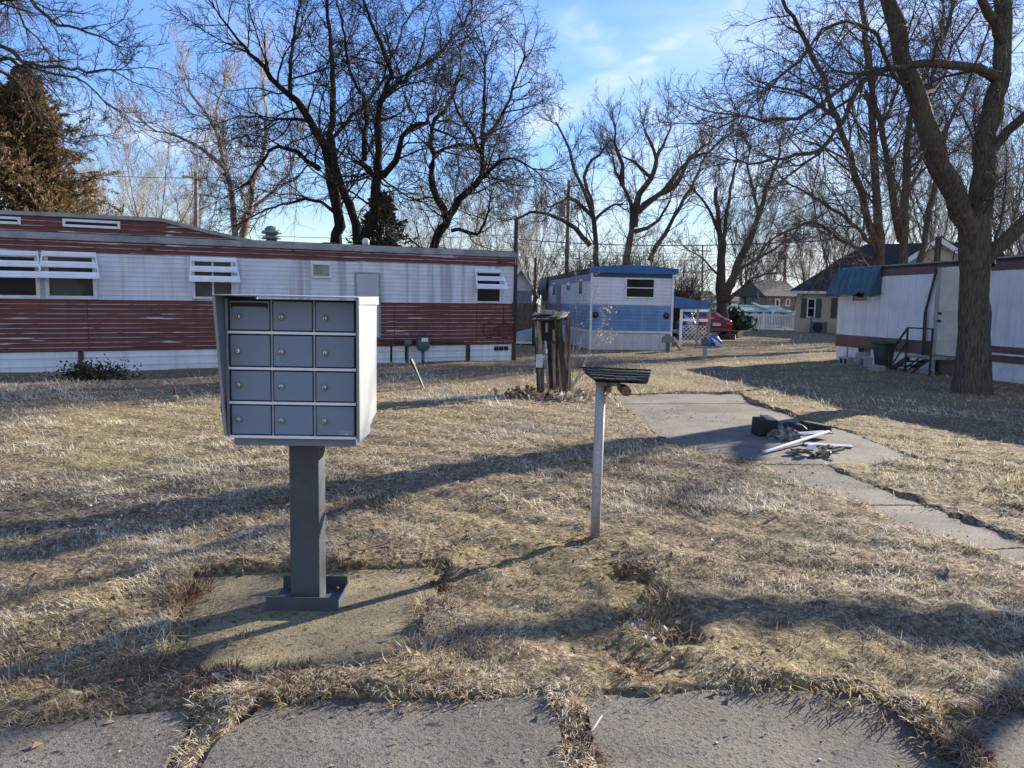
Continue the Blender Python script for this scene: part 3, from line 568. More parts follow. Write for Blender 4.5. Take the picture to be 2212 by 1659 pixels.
make_tree('bare_tree', 'dark bare tree with a leaning forked trunk behind the right half of the red trailer', [
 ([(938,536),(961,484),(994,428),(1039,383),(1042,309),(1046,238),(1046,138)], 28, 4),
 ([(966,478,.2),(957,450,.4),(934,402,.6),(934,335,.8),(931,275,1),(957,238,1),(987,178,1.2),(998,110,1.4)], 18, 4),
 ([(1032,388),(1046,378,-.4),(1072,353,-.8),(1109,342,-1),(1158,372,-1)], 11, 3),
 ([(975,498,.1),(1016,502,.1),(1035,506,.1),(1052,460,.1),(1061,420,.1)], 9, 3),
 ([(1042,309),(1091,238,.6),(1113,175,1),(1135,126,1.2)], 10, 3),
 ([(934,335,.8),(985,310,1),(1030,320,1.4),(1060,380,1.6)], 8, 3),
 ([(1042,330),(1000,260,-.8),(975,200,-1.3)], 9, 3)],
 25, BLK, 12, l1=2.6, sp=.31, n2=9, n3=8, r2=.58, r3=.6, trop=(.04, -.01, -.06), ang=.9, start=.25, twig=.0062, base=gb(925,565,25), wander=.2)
make_tree('bare_tree', 'pale brown bare tree with upswept limbs beside the wooden crossarm pole', [
 ([(507,520),(499,409),(481,346),(466,283),(436,231),(403,193)], 20, 4), ([(487,365),(440,324,-.8),(384,294,-1.4),(330,285,-2)], 10, 3),
 ([(520,525),(540,450,.4),(544,391),(570,335,.6),(575,240,1),(565,180,1.4)], 17, 4), ([(466,283),(470,220,.6),(480,185,1)], 8, 3), ([(507,500),(560,440,1),(620,380,1.6),(650,300,2)], 10, 3)],
 38, (M['bark_tan'], M['twig_pale']), 13, l1=3.2, sp=.6, n2=8, n3=8, r2=.55, r3=.58, trop=(.16, .12, .08), ang=.7, start=.3, twig=.009, base=gb(507,545,38))
# trees behind the blue trailer
make_tree('bare_tree', 'bare tree with a long drooping left limb standing just left behind the blue trailer', [
 ([(1288,560),(1282,477),(1264,418),(1243,373),(1234,337),(1222,304),(1201,263)], 17, 4), ([(1280,470),(1276,430,.6),(1262,382,1),(1280,345,1.4),(1294,335,1.6),(1320,300,2)], 10, 4),
 ([(1275,530),(1267,522),(1240,492,-1),(1216,477,-1.6),(1181,462,-2),(1145,459,-2.4),(1115,474,-2.6)], 13, 4), ([(1278,465),(1240,432,-.5),(1216,433,-1.5),(1184,450,-2)], 9, 3), ([(1282,480),(1310,450,.5),(1345,440,1)], 8, 3)],
 42, (M['bark_brown'], M['twig_brown']), 14, l1=2.5, sp=.55, n2=8, n3=8, r2=.55, r3=.58, trop=(.08, .07, .06), ang=.75, start=.35, twig=.0075, base=gb(1290,600,42))
make_tree('bare_tree', 'bare tree with spreading limbs and broom-like tips directly behind the blue trailer', [
 ([(1352,575),(1365,486),(1362,441),(1344,400),(1330,370),(1323,340)], 24, 4), ([(1369,490),(1380,418),(1407,385),(1416,343),(1404,307),(1389,281)], 19, 4),
 ([(1378,458),(1433,412),(1469,367),(1508,325),(1538,304)], 14, 3), ([(1423,420),(1460,400,-1),(1490,345,-1.4),(1530,330,-2),(1560,300,-2.4)], 12, 3), ([(1344,400),(1344,355,-.6),(1326,307,-1),(1332,270,-1.2)], 12, 3),
 ([(1372,500),(1410,486,.8),(1440,447,1.4),(1448,425,1.5)], 10, 3), ([(1405,560),(1424,522,1),(1448,483,1.2),(1493,403,1.6),(1523,337,2)], 12, 3), ([(1407,385),(1370,350,1),(1340,335,1.4)], 9, 3), ([(1416,343),(1440,300,.5),(1450,265,.8)], 8, 3)],
 43, (M['bark_brown'], M['twig_brown']), 15, l1=2.6, sp=.5, n2=8, n3=8, r2=.55, r3=.58, trop=(.09, .08, .07), ang=.75, start=.45, twig=.0075, base=gb(1350,610,43))
make_tree('bare_tree', 'lopped twin-trunked bare tree behind the red car', [
 ([(1561,668),(1558,640),(1557,603),(1559,540),(1558,516)], 26, 17), ([(1565,650),(1572,625),(1585,593),(1615,522),(1642,456),(1663,388),(1680,343),(1685,310)], 22, 4),
 ([(1556,520),(1538,462,-.6),(1499,412,-1.2)], 9, 4), ([(1557,516),(1552,470),(1547,432),(1544,403)], 10, 8), ([(1561,520),(1567,500),(1573,432),(1588,367),(1590,330)], 11, 3),
 ([(1640,458),(1630,420),(1627,403),(1615,358),(1622,320)], 8, 3), ([(1568,655),(1599,625,-.5),(1623,603,-.8),(1660,590,-1)], 9, 3), ([(1590,585),(1640,560,.6),(1700,520,1.2)], 8, 3), ([(1558,600),(1520,560,.5),(1490,540,.9)], 5, 2)],
 38, (M['bark_brown'], M['twig_brown']), 16, l1=2.4, sp=.55, n2=6, n3=6, r2=.55, r3=.58, trop=(.10, .07, .05), ang=.65, start=.6, twig=.0068, base=gb(1562,735,38))
# the group behind the white trailer
make_tree('bare_tree', 'tall bare tree with two straight stems rising behind the green tarp', [
 ([(1899,567),(1899,509),(1885,291),(1881,164),(1859,0),(1845,-150)], 24, 8), ([(1896,530),(1881,500,-.4),(1852,382,-1),(1808,255,-1.8),(1743,98,-2.4),(1685,-10,-3),(1650,-100,-3.2)], 17, 5),
 ([(1890,545),(1860,500,-1),(1800,450,-1.8),(1740,415,-2.4),(1700,395,-2.8)], 10, 3), ([(1880,560),(1820,520,-1.4),(1760,480,-2.2),(1700,500,-2.8),(1650,530,-3)], 9, 3), ([(1808,255,-1.8),(1740,205,-2.4),(1665,185,-3)], 8, 3), ([(1885,291),(1920,240,1),(1950,150,1.4)], 9, 4)],
 30, (M['bark_brown'], M['twig_brown']), 17, l1=3.2, sp=.36, n2=9, n3=8, r2=.55, r3=.58, trop=(.04, -.02, -.07), ang=.8, start=.3, twig=.0068, base=gb(1900,640,30))
make_tree('bare_tree', 'tall bare tree with bunched upright stems behind the doorway of the white trailer', [
 ([(1950,560),(1952,500),(1954,455),(1965,255),(1997,164),(2048,55),(2063,-20)], 26, 7), ([(1946,520),(1936,455,-.5),(1914,327,-1),(1896,236,-1.2),(1870,130,-1.4),(1862,0,-1.6)], 17, 5),
 ([(1985,570,.6),(2000,500,.8),(2020,400,1),(2040,300,1.2),(2100,160,1.6),(2140,60,2)], 14, 4), ([(1965,300,.2),(2000,230,1),(2025,100,1.5),(2040,0,2)], 10, 4), ([(1954,430),(1990,370,.8),(2050,330,1.4)], 8, 3)],
 31, (M['bark_brown'], M['twig_brown']), 18, l1=3.0, sp=.40, n2=9, n3=8, r2=.55, r3=.58, trop=(.08, .02, -.03), ang=.7, start=.3, twig=.0068, base=gb(1955,640,31))
# the big near tree on the right
bt = G(2100, 852)
make_tree('large_tree', 'large furrowed tree with leaning twin stems in front of the white trailer', [
 ([(2101,800),(2104,640),(2106,540),(2107,466)], 70, 56), ([(2104,530),(2092,487,-.1),(2048,393,-.3),(2008,291,-.5),(1972,182,-.6),(1950,120,-.7),(1932,36,-.8),(1921,-20,-.9),(1900,-160,-1),(1850,-330,-1.4)], 50, 20),
 ([(2110,500),(2117,440,.1),(2128,364,.2),(2132,291,.3),(2150,210,.4),(2161,164,.4),(2168,73,.5),(2165,0,.6),(2175,-160,.8),(2200,-330,1)], 52, 22),
 ([(2128,350,.2),(2150,310,.2),(2172,284,.2),(2230,235,.2),(2320,130,.4)], 27, 12), ([(2130,570),(2145,545),(2212,480,.1),(2330,400,.3)], 38, 22),
 ([(2166,90,.4),(2148,50,.2),(2120,0,0),(2080,-90,-.4)], 26, 12),
 ([(2152,170,.4),(2125,154,.1),(2099,145,-.1),(2026,136,-.5),(1946,145,-.9),(1888,156,-1.1),(1845,207,-1.2),(1819,269,-1.3),(1786,309,-1.4),(1736,353,-1.5)], 22, 4),
 ([(1900,152,-1.0),(1870,158,-1.2),(1797,204,-1.5),(1717,255,-1.8),(1645,262,-2),(1596,247,-2.2)], 10, 4), ([(1790,305,-1.4),(1740,335,-1.7),(1696,342,-1.8),(1640,352,-2),(1600,345,-2.2)], 8, 3),
 ([(1845,207,-1.2),(1790,240,-.8),(1740,290,-.5)], 6, 2), ([(1972,182,-.6),(1925,165,-1),(1890,70,-1.6),(1800,50,-2.2),(1725,130,-2.6),(1680,170,-2.8)], 9, 3), ([(1985,210,-.5),(2030,180,.2),(2060,100,.8),(2110,20,1.2)], 9, 3), ([(2010,300,-.5),(1975,370,-.8),(1960,400,-1)], 6, 2)],
 bt.y, BIG, 19, l1=1.9, sp=.34, n2=8, n3=8, r2=.55, r3=.58, trop=(.02, -.04, -.10), ang=.8, start=.75, twig=.0036, base=(bt.x, bt.y, -.08), wob=.02)
# the tree whose boughs enter from the left edge
make_tree('bare_tree', 'bare tree reaching long thin boughs in from the left edge above the brown conifer', [
 ([(-150,500),(-140,300),(-130,120),(-110,-60)], 34, 16), ([(-130,40),(45,-10,-.5),(77,18,-.6),(125,50,-.8),(190,69,-1),(253,96,-1.2)], 13, 3), ([(-140,150),(0,98),(45,128),(70,140,-.2),(128,144,-.4),(190,154,-.8),(253,148,-1)], 12, 3),
 ([(-140,190),(0,130,.4),(40,140,.5),(104,155,.8),(185,180,1),(228,222,1.2)], 11, 3), ([(-140,200),(0,150,1),(50,200,1),(90,260,1.2),(140,300,1.2)], 9, 3), ([(-120,0),(0,-30,.5),(60,60,.8),(100,100,1)], 9, 3), ([(-130,60),(-20,20,1),(20,-20,1.4),(50,-80,1.8)], 10, 4)],
 20.5, (M['bark_brown'], M['twig_brown']), 20, l1=1.9, sp=.32, n2=8, n3=7, trop=(.03, -.02, -.05), ang=.8, start=.9, twig=.0055, base=gb(-150,640,20.5))
# an unseen tree added at the right, its bough bent to shade the lawn
V3 = Vector; k = F/7.0
make_tree('bare_tree', 'added bare tree out of view right of the lawn, its bough bent to shade the grass', [
 ([V3((8.4, 6.4, -.1)), V3((8.4, 6.6, .8)), V3((8.45, 6.9, 1.5)), V3((8.6, 8.0, 2.5)), V3((8.8, 9.4, 3.25)), V3((9.1, 10.8, 4.0)), V3((9.4, 12.2, 5.2))], .34*k, .14*k),
 ([V3((8.42, 6.75, 1.2)), V3((8.6, 6.6, 3)), V3((8.9, 6.5, 6)), V3((9.0, 6.2, 9))], .26*k, .06*k), ([V3((8.7, 8.7, 2.9)), V3((8.9, 8.9, 4.5)), V3((9.4, 9.2, 6.5))], .15*k, .04*k)], 7.0, BIG, 31, l1=1.6, sp=.5, n2=6, n3=4, trop=(.05, 0, -.03), start=.3, twig=.005)

# ------------------------------------------------------------------ distant trees: four patterns, each copied
def vase(x, Y, h, seed, mats, label, stems=6, spread=.28, twig=.0072):
    g = random.Random(seed); V3 = Vector; k = F/Y; limbs = []
    b = V3((x, Y, -.1)); fork = V3((x, Y, h*.12)); limbs.append(([b, V3((x, Y, h*.06)), fork], h*.026*k, h*.022*k))
    for i in range(stems):
        a = 6.283*i/stems+g.random(); s = spread*(.5+g.random()); e = V3((math.cos(a)*h*s, math.sin(a)*h*s, h*(.72+.15*g.random())))
        limbs.append(([fork, fork+e*.3+V3((0, 0, h*.04)), fork+e*.65, fork+e*.98], h*.0105*k, h*.0025*k))
    return make_tree('bare_tree', label, limbs, Y, mats, seed, l1=h*.27, sp=h*.04, n2=7, n3=7, trop=(.16, .12, .08), ang=.6, start=.9, twig=twig, group='bare trees in the distance')
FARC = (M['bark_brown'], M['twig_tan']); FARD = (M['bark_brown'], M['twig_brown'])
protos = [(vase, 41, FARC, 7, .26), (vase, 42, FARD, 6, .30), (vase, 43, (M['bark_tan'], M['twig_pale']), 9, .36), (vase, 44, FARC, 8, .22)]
FAR = [ # pixel x, distance, top pixel y, pattern, label
 (330, 52, 285, 2, 'pale bare tree between the brown conifer and the crossarm pole'), (255, 58, 372, 0, 'low bare tree showing just right of the brown conifer'),
 (1085, 56, 410, 2, 'bushy bare tree just left of the dark mast post'), (1150, 50, 430, 0, 'bare tree above the white gabled garage'),
 (1610, 70, 380, 1, 'bare tree behind the lopped twin trunk'), (1660, 80, 455, 3, 'small distant bare tree left of the far crossarm pole'),
 (1742, 76, 430, 0, 'distant bare tree right of the far crossarm pole'), (1800, 62, 360, 1, 'bare tree left of the dark roof ridge'), (1855, 66, 420, 2, 'bare tree rising over the dark house roof'), (2010, 60, 250, 3, 'bare tree above the house gable'),
 (2165, 52, 170, 1, 'bare tree behind the right part of the white trailer'), (2230, 46, 300, 0, 'bare tree at the right edge above the white trailer'), (870, 66, 430, 2, 'distant bare tree between the two black trees'), (420, 72, 350, 1, 'distant bare tree directly behind the crossarm pole'), (985, 72, 440, 0, 'distant bare tree behind the leaning forked trunk')]
made = {}
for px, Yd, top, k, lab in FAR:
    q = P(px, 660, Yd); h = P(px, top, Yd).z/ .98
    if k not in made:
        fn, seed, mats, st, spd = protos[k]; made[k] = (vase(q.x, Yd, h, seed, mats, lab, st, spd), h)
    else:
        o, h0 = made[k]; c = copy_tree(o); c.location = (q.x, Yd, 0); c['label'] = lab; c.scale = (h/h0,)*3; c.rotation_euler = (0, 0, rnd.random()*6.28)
# brush behind the blue trailer and along the far boundary
def brush(name, spots, hgt, mat, seed, n=30, twig=.008, nk=5):
    g = np.random.default_rng(seed); base = []; L = []
    for x, y, r in spots:
        a = g.random(n)*6.28; rr = r*np.sqrt(g.random(n)); base.append(np.stack([x+rr*np.cos(a), y+rr*np.sin(a), np.zeros(n)], -1)); L.append(hgt*(.5+.6*g.random(n)))
    base = np.concatenate(base); L = np.concatenate(L); N = len(L); p = np.empty((N, 7, 3)); p[:, 0] = base; d = norm(np.array([0, 0, 1.])+g.normal(0, .33, (N, 3))*np.array([1, 1, .2]))
    for k in range(1, 7): d = norm(d+g.normal(0, .14, d.shape)); p[:, k] = p[:, k-1]+d*(L/6)[:, None]
    r = (twig*2.2)*np.linspace(1, .4, 7)[None].repeat(N, 0); V, Fc, off = [], [], 0
    def put(a, b, c):
        nonlocal off
        v, f = tubes(a, b, c); V.append(v); Fc.append(f+off); off += len(v)
    put(p, r, 4); p2, r2, l2 = children(p, r, nk+2, .15, 1, .7, L*.45, 5, .2, .06, g, .7, twig, .4); put(p2, r2, 3)
    p3, r3, l3 = children(p2, r2, nk, .2, 1, .8, l2*.5, 4, .2, .03, g, .7, twig*.8, .5); put(p3, r3, 3)
    return structure(fastmesh(name, np.concatenate(V), np.concatenate(Fc), mat), 'stuff')
def at(px, Yd): q = P(px, 660, Yd); return (q.x, q.y)
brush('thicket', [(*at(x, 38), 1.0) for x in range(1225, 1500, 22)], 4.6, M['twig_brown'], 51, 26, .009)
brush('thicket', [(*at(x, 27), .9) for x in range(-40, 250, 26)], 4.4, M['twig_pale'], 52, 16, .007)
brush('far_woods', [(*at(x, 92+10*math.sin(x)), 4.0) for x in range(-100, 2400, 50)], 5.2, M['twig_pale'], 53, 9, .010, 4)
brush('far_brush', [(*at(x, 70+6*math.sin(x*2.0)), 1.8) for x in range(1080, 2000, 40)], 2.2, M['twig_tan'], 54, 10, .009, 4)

# ------------------------------------------------------------------ evergreens
def conifer(name, label, x, Yd, h, w, mat, seed, n=520, leaf=.16, per=26, bare=.08, droop=-.05, irregular=.25):
    g = np.random.default_rng(seed); t = thing(name, label, 'tree', (x, Yd, 0))
    MB().tube([(0, 0, -.1), (0, 0, h*.4), (0, 0, h*.97)], [h*.03, h*.02, h*.003], 8).build('trunk', M['bark_brown'], t, True)
    f = bare+(1-bare)*g.random(n)**.85; a = g.random(n)*6.283; z = f*h
    lobes = 1+irregular*np.sin(a*3+z*1.3)+irregular*.6*np.sin(a*7-z*2.1); L = w*.5*np.clip((1-f)**.75, .05, 1)*lobes*(.65+.5*g.random(n))
    K = 6; p = np.empty((n, K, 3)); p[:, 0] = np.stack([np.zeros(n), np.zeros(n), z], -1); d = norm(np.stack([np.cos(a), np.sin(a), .25+.5*g.random(n)-.1], -1))
    for k in range(1, K): d = norm(d+g.normal(0, .1, d.shape)+np.array([0, 0, droop])); p[:, k] = p[:, k-1]+d*(L/(K-1))[:, None]
    v, fc = tubes(p, np.linspace(.022, .006, K)[None].repeat(n, 0)*h/9, 3); fastmesh('branch', v, fc, M['bark_brown'], t)['kind'] = 'stuff'
    p2, r2, l2 = children(p, np.full((n, K), .006), 7, .3, 1, .7, L*.38, 4, .12, droop, g, .7, .004, .5)
    N = len(p2); tt = g.random((N, per))**.8*(3-1e-3); i = tt.astype(int); w_ = (tt-i)[..., None]; ar = np.arange(N)[:, None]
    c = p2[ar, i]*(1-w_)+p2[ar, i+1]*w_; ax = norm(p2[ar, i+1]-p2[ar, i]); c = c.reshape(-1, 3); ax = ax.reshape(-1, 3)
    dr = norm(ax*.8+g.normal(0, .55, ax.shape)); sd = norm(np.cross(dr, g.normal(0, 1, dr.shape))); l = leaf*(.5+.9*g.random(len(c)))[:, None]
    V = np.stack([c-sd*l*.16, c+dr*l*.6-sd*l*.13, c+dr*l, c+dr*l*.5+sd*l*.16], 1).reshape(-1, 3); o = np.arange(len(c))[:, None]*4
    fastmesh('crown', V, o+np.array([0, 1, 2, 3]), mat, t, smooth=False); return t
q = P(70, 640, 25.5); conifer('conifer_tree', 'large browned conifer behind the left end of the red trailer', q.x, 25.5, P(60, 150, 25.5).z, 6.4, M['cedar'], 61, 640, .115, 36, .1, -.03, .5)
q = P(822, 640, 33); conifer('conifer_tree', 'small dark conifer seen between the black stems behind the red trailer', q.x, 33, P(822, 415, 33).z, 4.4, M['fir'], 62, 150, .26, 6, .1, -.06, .4)
# ------------------------------------------------------------------ red and white trailer
def frame_from(pa, Ya, pb, Yb):
    a, b = P(pa, 700, Ya), P(pb, 700, Yb); return math.atan2(b.y-a.y, b.x-a.x)
A = G(1112, 780)
ux_ang = R(90-63.2)
RF = Frame((A.x, A.y, 0), ux_ang, R(-.45))
rt = thing('mobile_home', 'long red and white ribbed trailer with aluminium window awnings and a raised roof section', 'mobile home', M=RF.M)
X0 = -14.5; DEP = 3.0
def rp(px, py, yo=0.0): return RF.pix(px, py, yo)
zt = lambda px, py: rp(px, py)[1]
z_roof, z_tb, z_rb, z_wb, z_sk = 2.80, 2.69, zt(1100, 576.5), zt(1000, 655), zt(1050, 743.5)
# wall sheets butt against each other
mb = MB(); mb.box(X0, 0, 0, DEP, z_wb, z_rb, 0); mb.build('wall', M['white'], rt)
MB().box(X0, 0, -.012, DEP+.012, z_sk, z_wb, 0).build('lower_wall', M['red'], rt)
MB().box(X0, 0, -.010, DEP+.010, z_rb, z_tb, 0).build('upper_wall', M['redtop'], rt)
xe, ze = rp(1112, 549); 
# raised clerestory: follows the photographed roof line
prof = [rp(x, y) for x, y in ((-260, 446), (0, 457.8), (150, 464), (346, 473.8), (450, 500), (548, 522.5), (640, 533))]
prof = [(x, max(z, z_roof+.02)) for x, z in prof]
poly = [(X0, prof[0][1])]+prof[1:]+[(prof[-1][0], z_roof), (X0, z_roof)]
MB().prism(poly, 'y', -.006, DEP+.006).build('raised_roof', M['redtop'], rt)
mb = MB()
for (xa, za), (xb, zb) in zip([(X0, prof[0][1])]+prof[1:-1], prof[1:]):
    mb.hexa([(xa, -.05, za-.045), (xb, -.05, zb-.045), (xb, DEP+.05, zb-.045), (xa, DEP+.05, za-.045)], [(xa, -.05, za+.03), (xb, -.05, zb+.03), (xb, DEP+.05, zb+.03), (xa, DEP+.05, za+.03)])
mb.build('upper_roof_edge', M['grey_trim'], rt)
mb = MB(); mb.hexa([(X0, -.03, z_roof+.03), (.06, -.03, z_roof+.03), (.06, DEP+.03, z_roof+.03), (X0, DEP+.03, z_roof+.03)], [(X0, 0, z_roof+.05), (.05, 0, z_roof+.05), (.05, DEP, z_roof+.05), (X0, DEP, z_roof+.05)]); mb.build('roof', M['roof_dark'], rt)
MB().box(X0, .06, -.045, DEP+.045, z_tb, z_roof+.028).build('roof_trim', M['grey_trim'], rt, bevel=.012)
# skirting in panels, each slightly out of line, with dark gaps
xs = [X0, rp(60, 780)[0]-3.2, rp(175, 780)[0], rp(480, 780)[0], rp(846, 765)[0], rp(878, 765)[0], rp(1011, 760)[0], -.02]
for i, (a, b) in enumerate(zip(xs[:-1], xs[1:])):
    o = rnd.uniform(.0, .03); MB().hexa([(a+.03, .03+o, -.2), (b-.03, .03+o*.5, -.2), (b-.03, .06+o*.5, -.2), (a+.03, .06+o, -.2)], [(a+.03, .02, z_sk-.012), (b-.03, .02, z_sk-.012), (b-.03, .05, z_sk-.012), (a+.03, .05, z_sk-.012)]).build('skirting', M['skirt'], rt)
MB().box(-.06, -.02, .05, DEP, -.2, z_sk-.012).build('skirting', M['skirt'], rt)
MB().box(X0, -.1, .12, DEP-.05, -.15, z_sk-.005).build('underbody', M['black'], rt)
for px in (175, 1011): x = rp(px, 770)[0]; MB().box(x-.05, x+.05, -.02, .03, -.15, z_sk-.02).build('skirt_post', M['tarred'], rt)
xa, za = rp(1067, 748.5); xb, zb = rp(1099, 756.5); mb = MB()
for k in range(3): w = (xb-xa)/3; mb.box(xa+k*w+.015, xa+(k+1)*w-.015, -.006, .05, zb, za)
mb.build('skirt_vent', M['black'], rt)
def rect(p, q): (xa, za), (xb, zb) = rp(*p), rp(*q); return min(xa, xb), max(xa, xb), min(za, zb), max(za, zb)
def window(x0, x1, z0, z1, glass, fr=.05, mull=None, horiz=None, parent=None, fm=None, yo=0.0):
    mb = MB(); y0, y1 = yo-.045, yo+.01
    mb.box(x0-fr, x0, y0, y1, z0-fr, z1+fr); mb.box(x1, x1+fr, y0, y1, z0-fr, z1+fr); mb.box(x0, x1, y0, y1, z0-fr, z0); mb.box(x0, x1, y0, y1, z1, z1+fr)
    if mull: mb.box(mull-.02, mull+.02, y0+.004, y1, z0, z1)
    if horiz: mb.box(x0, x1, y0+.004, y1, horiz-.018, horiz+.018)
    f = mb.build('window', fm or M['white_trim'], parent, bevel=.006, seg=1)
    MB().box(x0, x1, yo-.016, yo+.012, z0, z1).build('pane', glass, f); return f
def awning(x0, x1, zt_, zb_, out, parent, flare=.06, wing=.03):
    """three sheet slats on side brackets, gaps between them"""
    mb = MB(); n = 3; H_ = zt_-zb_
    for k in range(n):
        t0, t1 = [(0, .19), (.37, .60), (.76, 1.0)][k]
        fx0, fx1 = x0-flare*t0, x1+flare*t0; gx0, gx1 = x0-flare*t1, x1+flare*t1
        seg = 5
        for s_ in range(seg):   # pressed ribs along each slat
            a, b = t0+(t1-t0)*s_/seg, t0+(t1-t0)*(s_+1)/seg; r = .012*(s_ % 2)
            ya, yb, z_a, z_b = -.03-out*a-r, -.03-out*b-r, zt_-H_*a, zt_-H_*b
            mb.hexa([(x0-flare*b, yb, z_b), (x1+flare*b, yb, z_b), (x1+flare*b, yb+.015, z_b), (x0-flare*b, yb+.015, z_b)], [(x0-flare*a, ya, z_a), (x1+flare*a, ya, z_a), (x1+flare*a, ya+.015, z_a), (x0-flare*a, ya+.015, z_a)])
    for sx, fl in ((x0, -flare), (x1, flare)):
        mb.bar((sx, -.02, zt_), (sx+fl, -.04-out, zb_), .025, .03)
        mb.bar((sx, -.02, zb_+.02), (sx+fl, -.03-out, zb_), .02, .02)
    return mb.build('awning', M['awn'], parent)
x0, x1, z0, z1 = rect((-30, 604), (79, 638)); window(x0, x1, z0, z1+.45, M['glass'], parent=rt, fr=.07)
x0, x1, z0, z1 = rect((106, 604), (202, 639.5)); window(x0, x1, z0, z1+.45, M['glass2'], parent=rt, fr=.07)
x0, x1, z0, z1 = rect((421, 609), (500, 641.5)); window(x0, x1, z0, z1+.45, M['glass2'], mull=rp(460, 620)[0], parent=rt)
x0, x1, z0, z1 = rect((1030, 626), (1078, 651)); window(x0, x1, z0, z1+.42, M['glass'], parent=rt)
def aw(tl, tr, yt, yb, out):
    a, z1 = rp(tl, yt); b, _ = rp(tr, yt); _, z0 = rp((tl+tr)/2, yb, -out); awning(a, b, z1, z0, out, rt)
aw(-40, 80, 539, 599, .28); aw(92, 205, 542, 601, .28); aw(413, 507, 554, 609, .22); aw(1025, 1080, 580, 624, .30)
x0, x1, z0, z1 = rect((676, 572), (711, 597)); window(x0, x1, z0, z1, M['grey_trim'], parent=rt, fr=.05)
for p, q in (((-40, 467.5), (39, 483)), ((141, 475), (254, 493))):
    x0, x1, z0, z1 = rect(p, q); window(x0, x1, z0+.03, z1-.03, M['glass'], parent=rt, fr=.05, fm=M['alu'])
x0, x1, z0, z1 = rect((770, 592), (818, 729)); mb = MB().box(x0, x1, -.04, .01, z0, z1); d = mb.build('door', M['door_grey'], rt, bevel=.008)
mb = MB(); mb.box(x0-.05, x0, -.03, .012, z0, z1+.05); mb.box(x1, x1+.05, -.03, .012, z0, z1+.05); mb.box(x0, x1, -.03, .012, z1, z1+.05); mb.build('door_frame', M['grey_trim'], rt)
MB().lathe([(.02, 0), (.035, -.04), (.03, -.06)], (x0+.08, -.04, (z0+z1)/2), 'y', 10).build('door_handle', M['alu'], d)
# corner strip, clearance lamps, seams and the loose cable on the right end
MB().box(-.03, .02, -.025, .02, z_sk, z_tb).build('corner_strip', M['grey_trim'], rt)
for px, py in ((322, 537), (1080, 565)): x, z = rp(px, py); MB().lathe([(.055, 0), (.05, -.03), (.02, -.055)], (x, -.01, z), 'y', 10).build('marker_lamp', M['rust'], rt, True)
for px in (1029, 1087, 852, 190): x, z = rp(px, 700); MB().box(x-.008, x+.008, -.018, -.008, z_sk, z_wb-.01).build('wall_seam', M['rust'], rt)
mb = MB()
for px in (1056, 1089):
    x, z = rp(px, 713); mb.tube([(x+.17*math.cos(a), -.03, z+.2*math.sin(a)) for a in [math.pi*1.9*i/18+.7 for i in range(19)]], .011, 5)
xm, zm = rp(1087, 700); mb.tube([(xm, -.03, z_wb), (xm, -.03, zm)], .011, 5); mb.build('cable', M['rust'], rt)
# low pipe along the wall foot
(xa, za), (xb, zb) = rp(820, 737), rp(1000, 740); MB().tube([(xa, -.06, za), (xb, -.06, zb)], .03, 6).build('gas_pipe', M['iron'], rt)
# roof furniture
x, z = rp(587, 525, 1.2); k = .0255*22/24
mb = MB(); h = .40; mb.lathe([(.13, -.05), (.13, h*.30), (.23, h*.33), (.20, h*.46), (.14, h*.48), (.14, h*.6), (.24, h*.64), (.22, h*.8), (.14, h*.83), (.17, h*.9), (.10, h*1.05), (.02, h*1.1)], (x, 1.2, z_roof+.05), 'z', 16); mb.build('roof_vent', paint('oxidised_vent', (.20, .27, .27), .5, .5, 6, .1, .3), rt, True)
x, _ = rp(709, 520, 1.4); MB().box(x-.16, x+.16, 1.2, 1.55, z_roof+.05, z_roof+.16).build('roof_hatch', M['black'], rt, bevel=.02)
x, _ = rp(790, 520, 1.6); mb = MB().lathe([(.04, 0), (.04, .12), (.09, .13), (.10, .24), (.07, .29), (.01, .31)], (x, 1.6, z_roof+.03), 'z', 12); mb.build('roof_cap', M['white_trim'], rt, True)
# dark mast at the trailer's right end with its conduit
a = P(1106, 658, A.y+.12); b = P(1106, 476, A.y+.12)
ms = thing('mast_pole', 'dark square wooden mast standing at the right corner of the red trailer', 'pole', (a.x+.07, a.y-.1, 0))
MB().hexa([(-.06, -.06, -.1), (.06, -.06, -.1), (.06, .06, -.1), (-.06, .06, -.1)], [(-.05, -.05, b.z), (.05, -.05, b.z+.03), (.05, .05, b.z+.03), (-.05, .05, b.z)]).build('post', M['tarred'], ms)
mb = MB(); mb.tube([(.03, -.09, .5), (.03, -.085, 1.5), (.0, -.08, 2.5)], .028, 6); mb.box(-.06, .06, -.1, -.062, 1.2, 1.55); mb.build('conduit', M['iron'], ms)
# gas meter on its riser
g = G(906, 787); g.y -= 0
q = RF.M @ Vector((rp(905, 760, -.35)[0], -.35, 0)); gm = thing('gas_meter', 'grey gas meter on a pipe riser against the white skirting', 'meter', (q.x, q.y, 0), (0, 0, ux_ang))
mb = MB(); mb.tube([(.10, 0, -.1), (.10, 0, .36)], .04, 8); mb.tube([(-.28, .02, -.1), (-.28, .02, .45)], .022, 6); mb.tube([(-.28, .02, .45), (-.28, .02, .66), (-.24, .02, .74), (-.1, .02, .75), (.0, .02, .75), (.03, .02, .68)], .022, 6); mb.tube([(.16, .02, .66), (.16, .02, .74), (.34, .1, .75)], .022, 6); mb.build('pipe', M['meter'], gm, True)
mb = MB(); mb.lathe([(.05, -.13), (.15, -.11), (.17, 0), (.15, .11), (.05, .13)], (.10, 0, .47), 'y', 14); mb.box(-.05, .25, -.09, .09, .47, .66); mb.build('meter_body', M['meter'], gm, bevel=.02)
MB().box(.02, .18, -.14, -.09, .55, .64).build('dial', M['paper'], gm, bevel=.01)
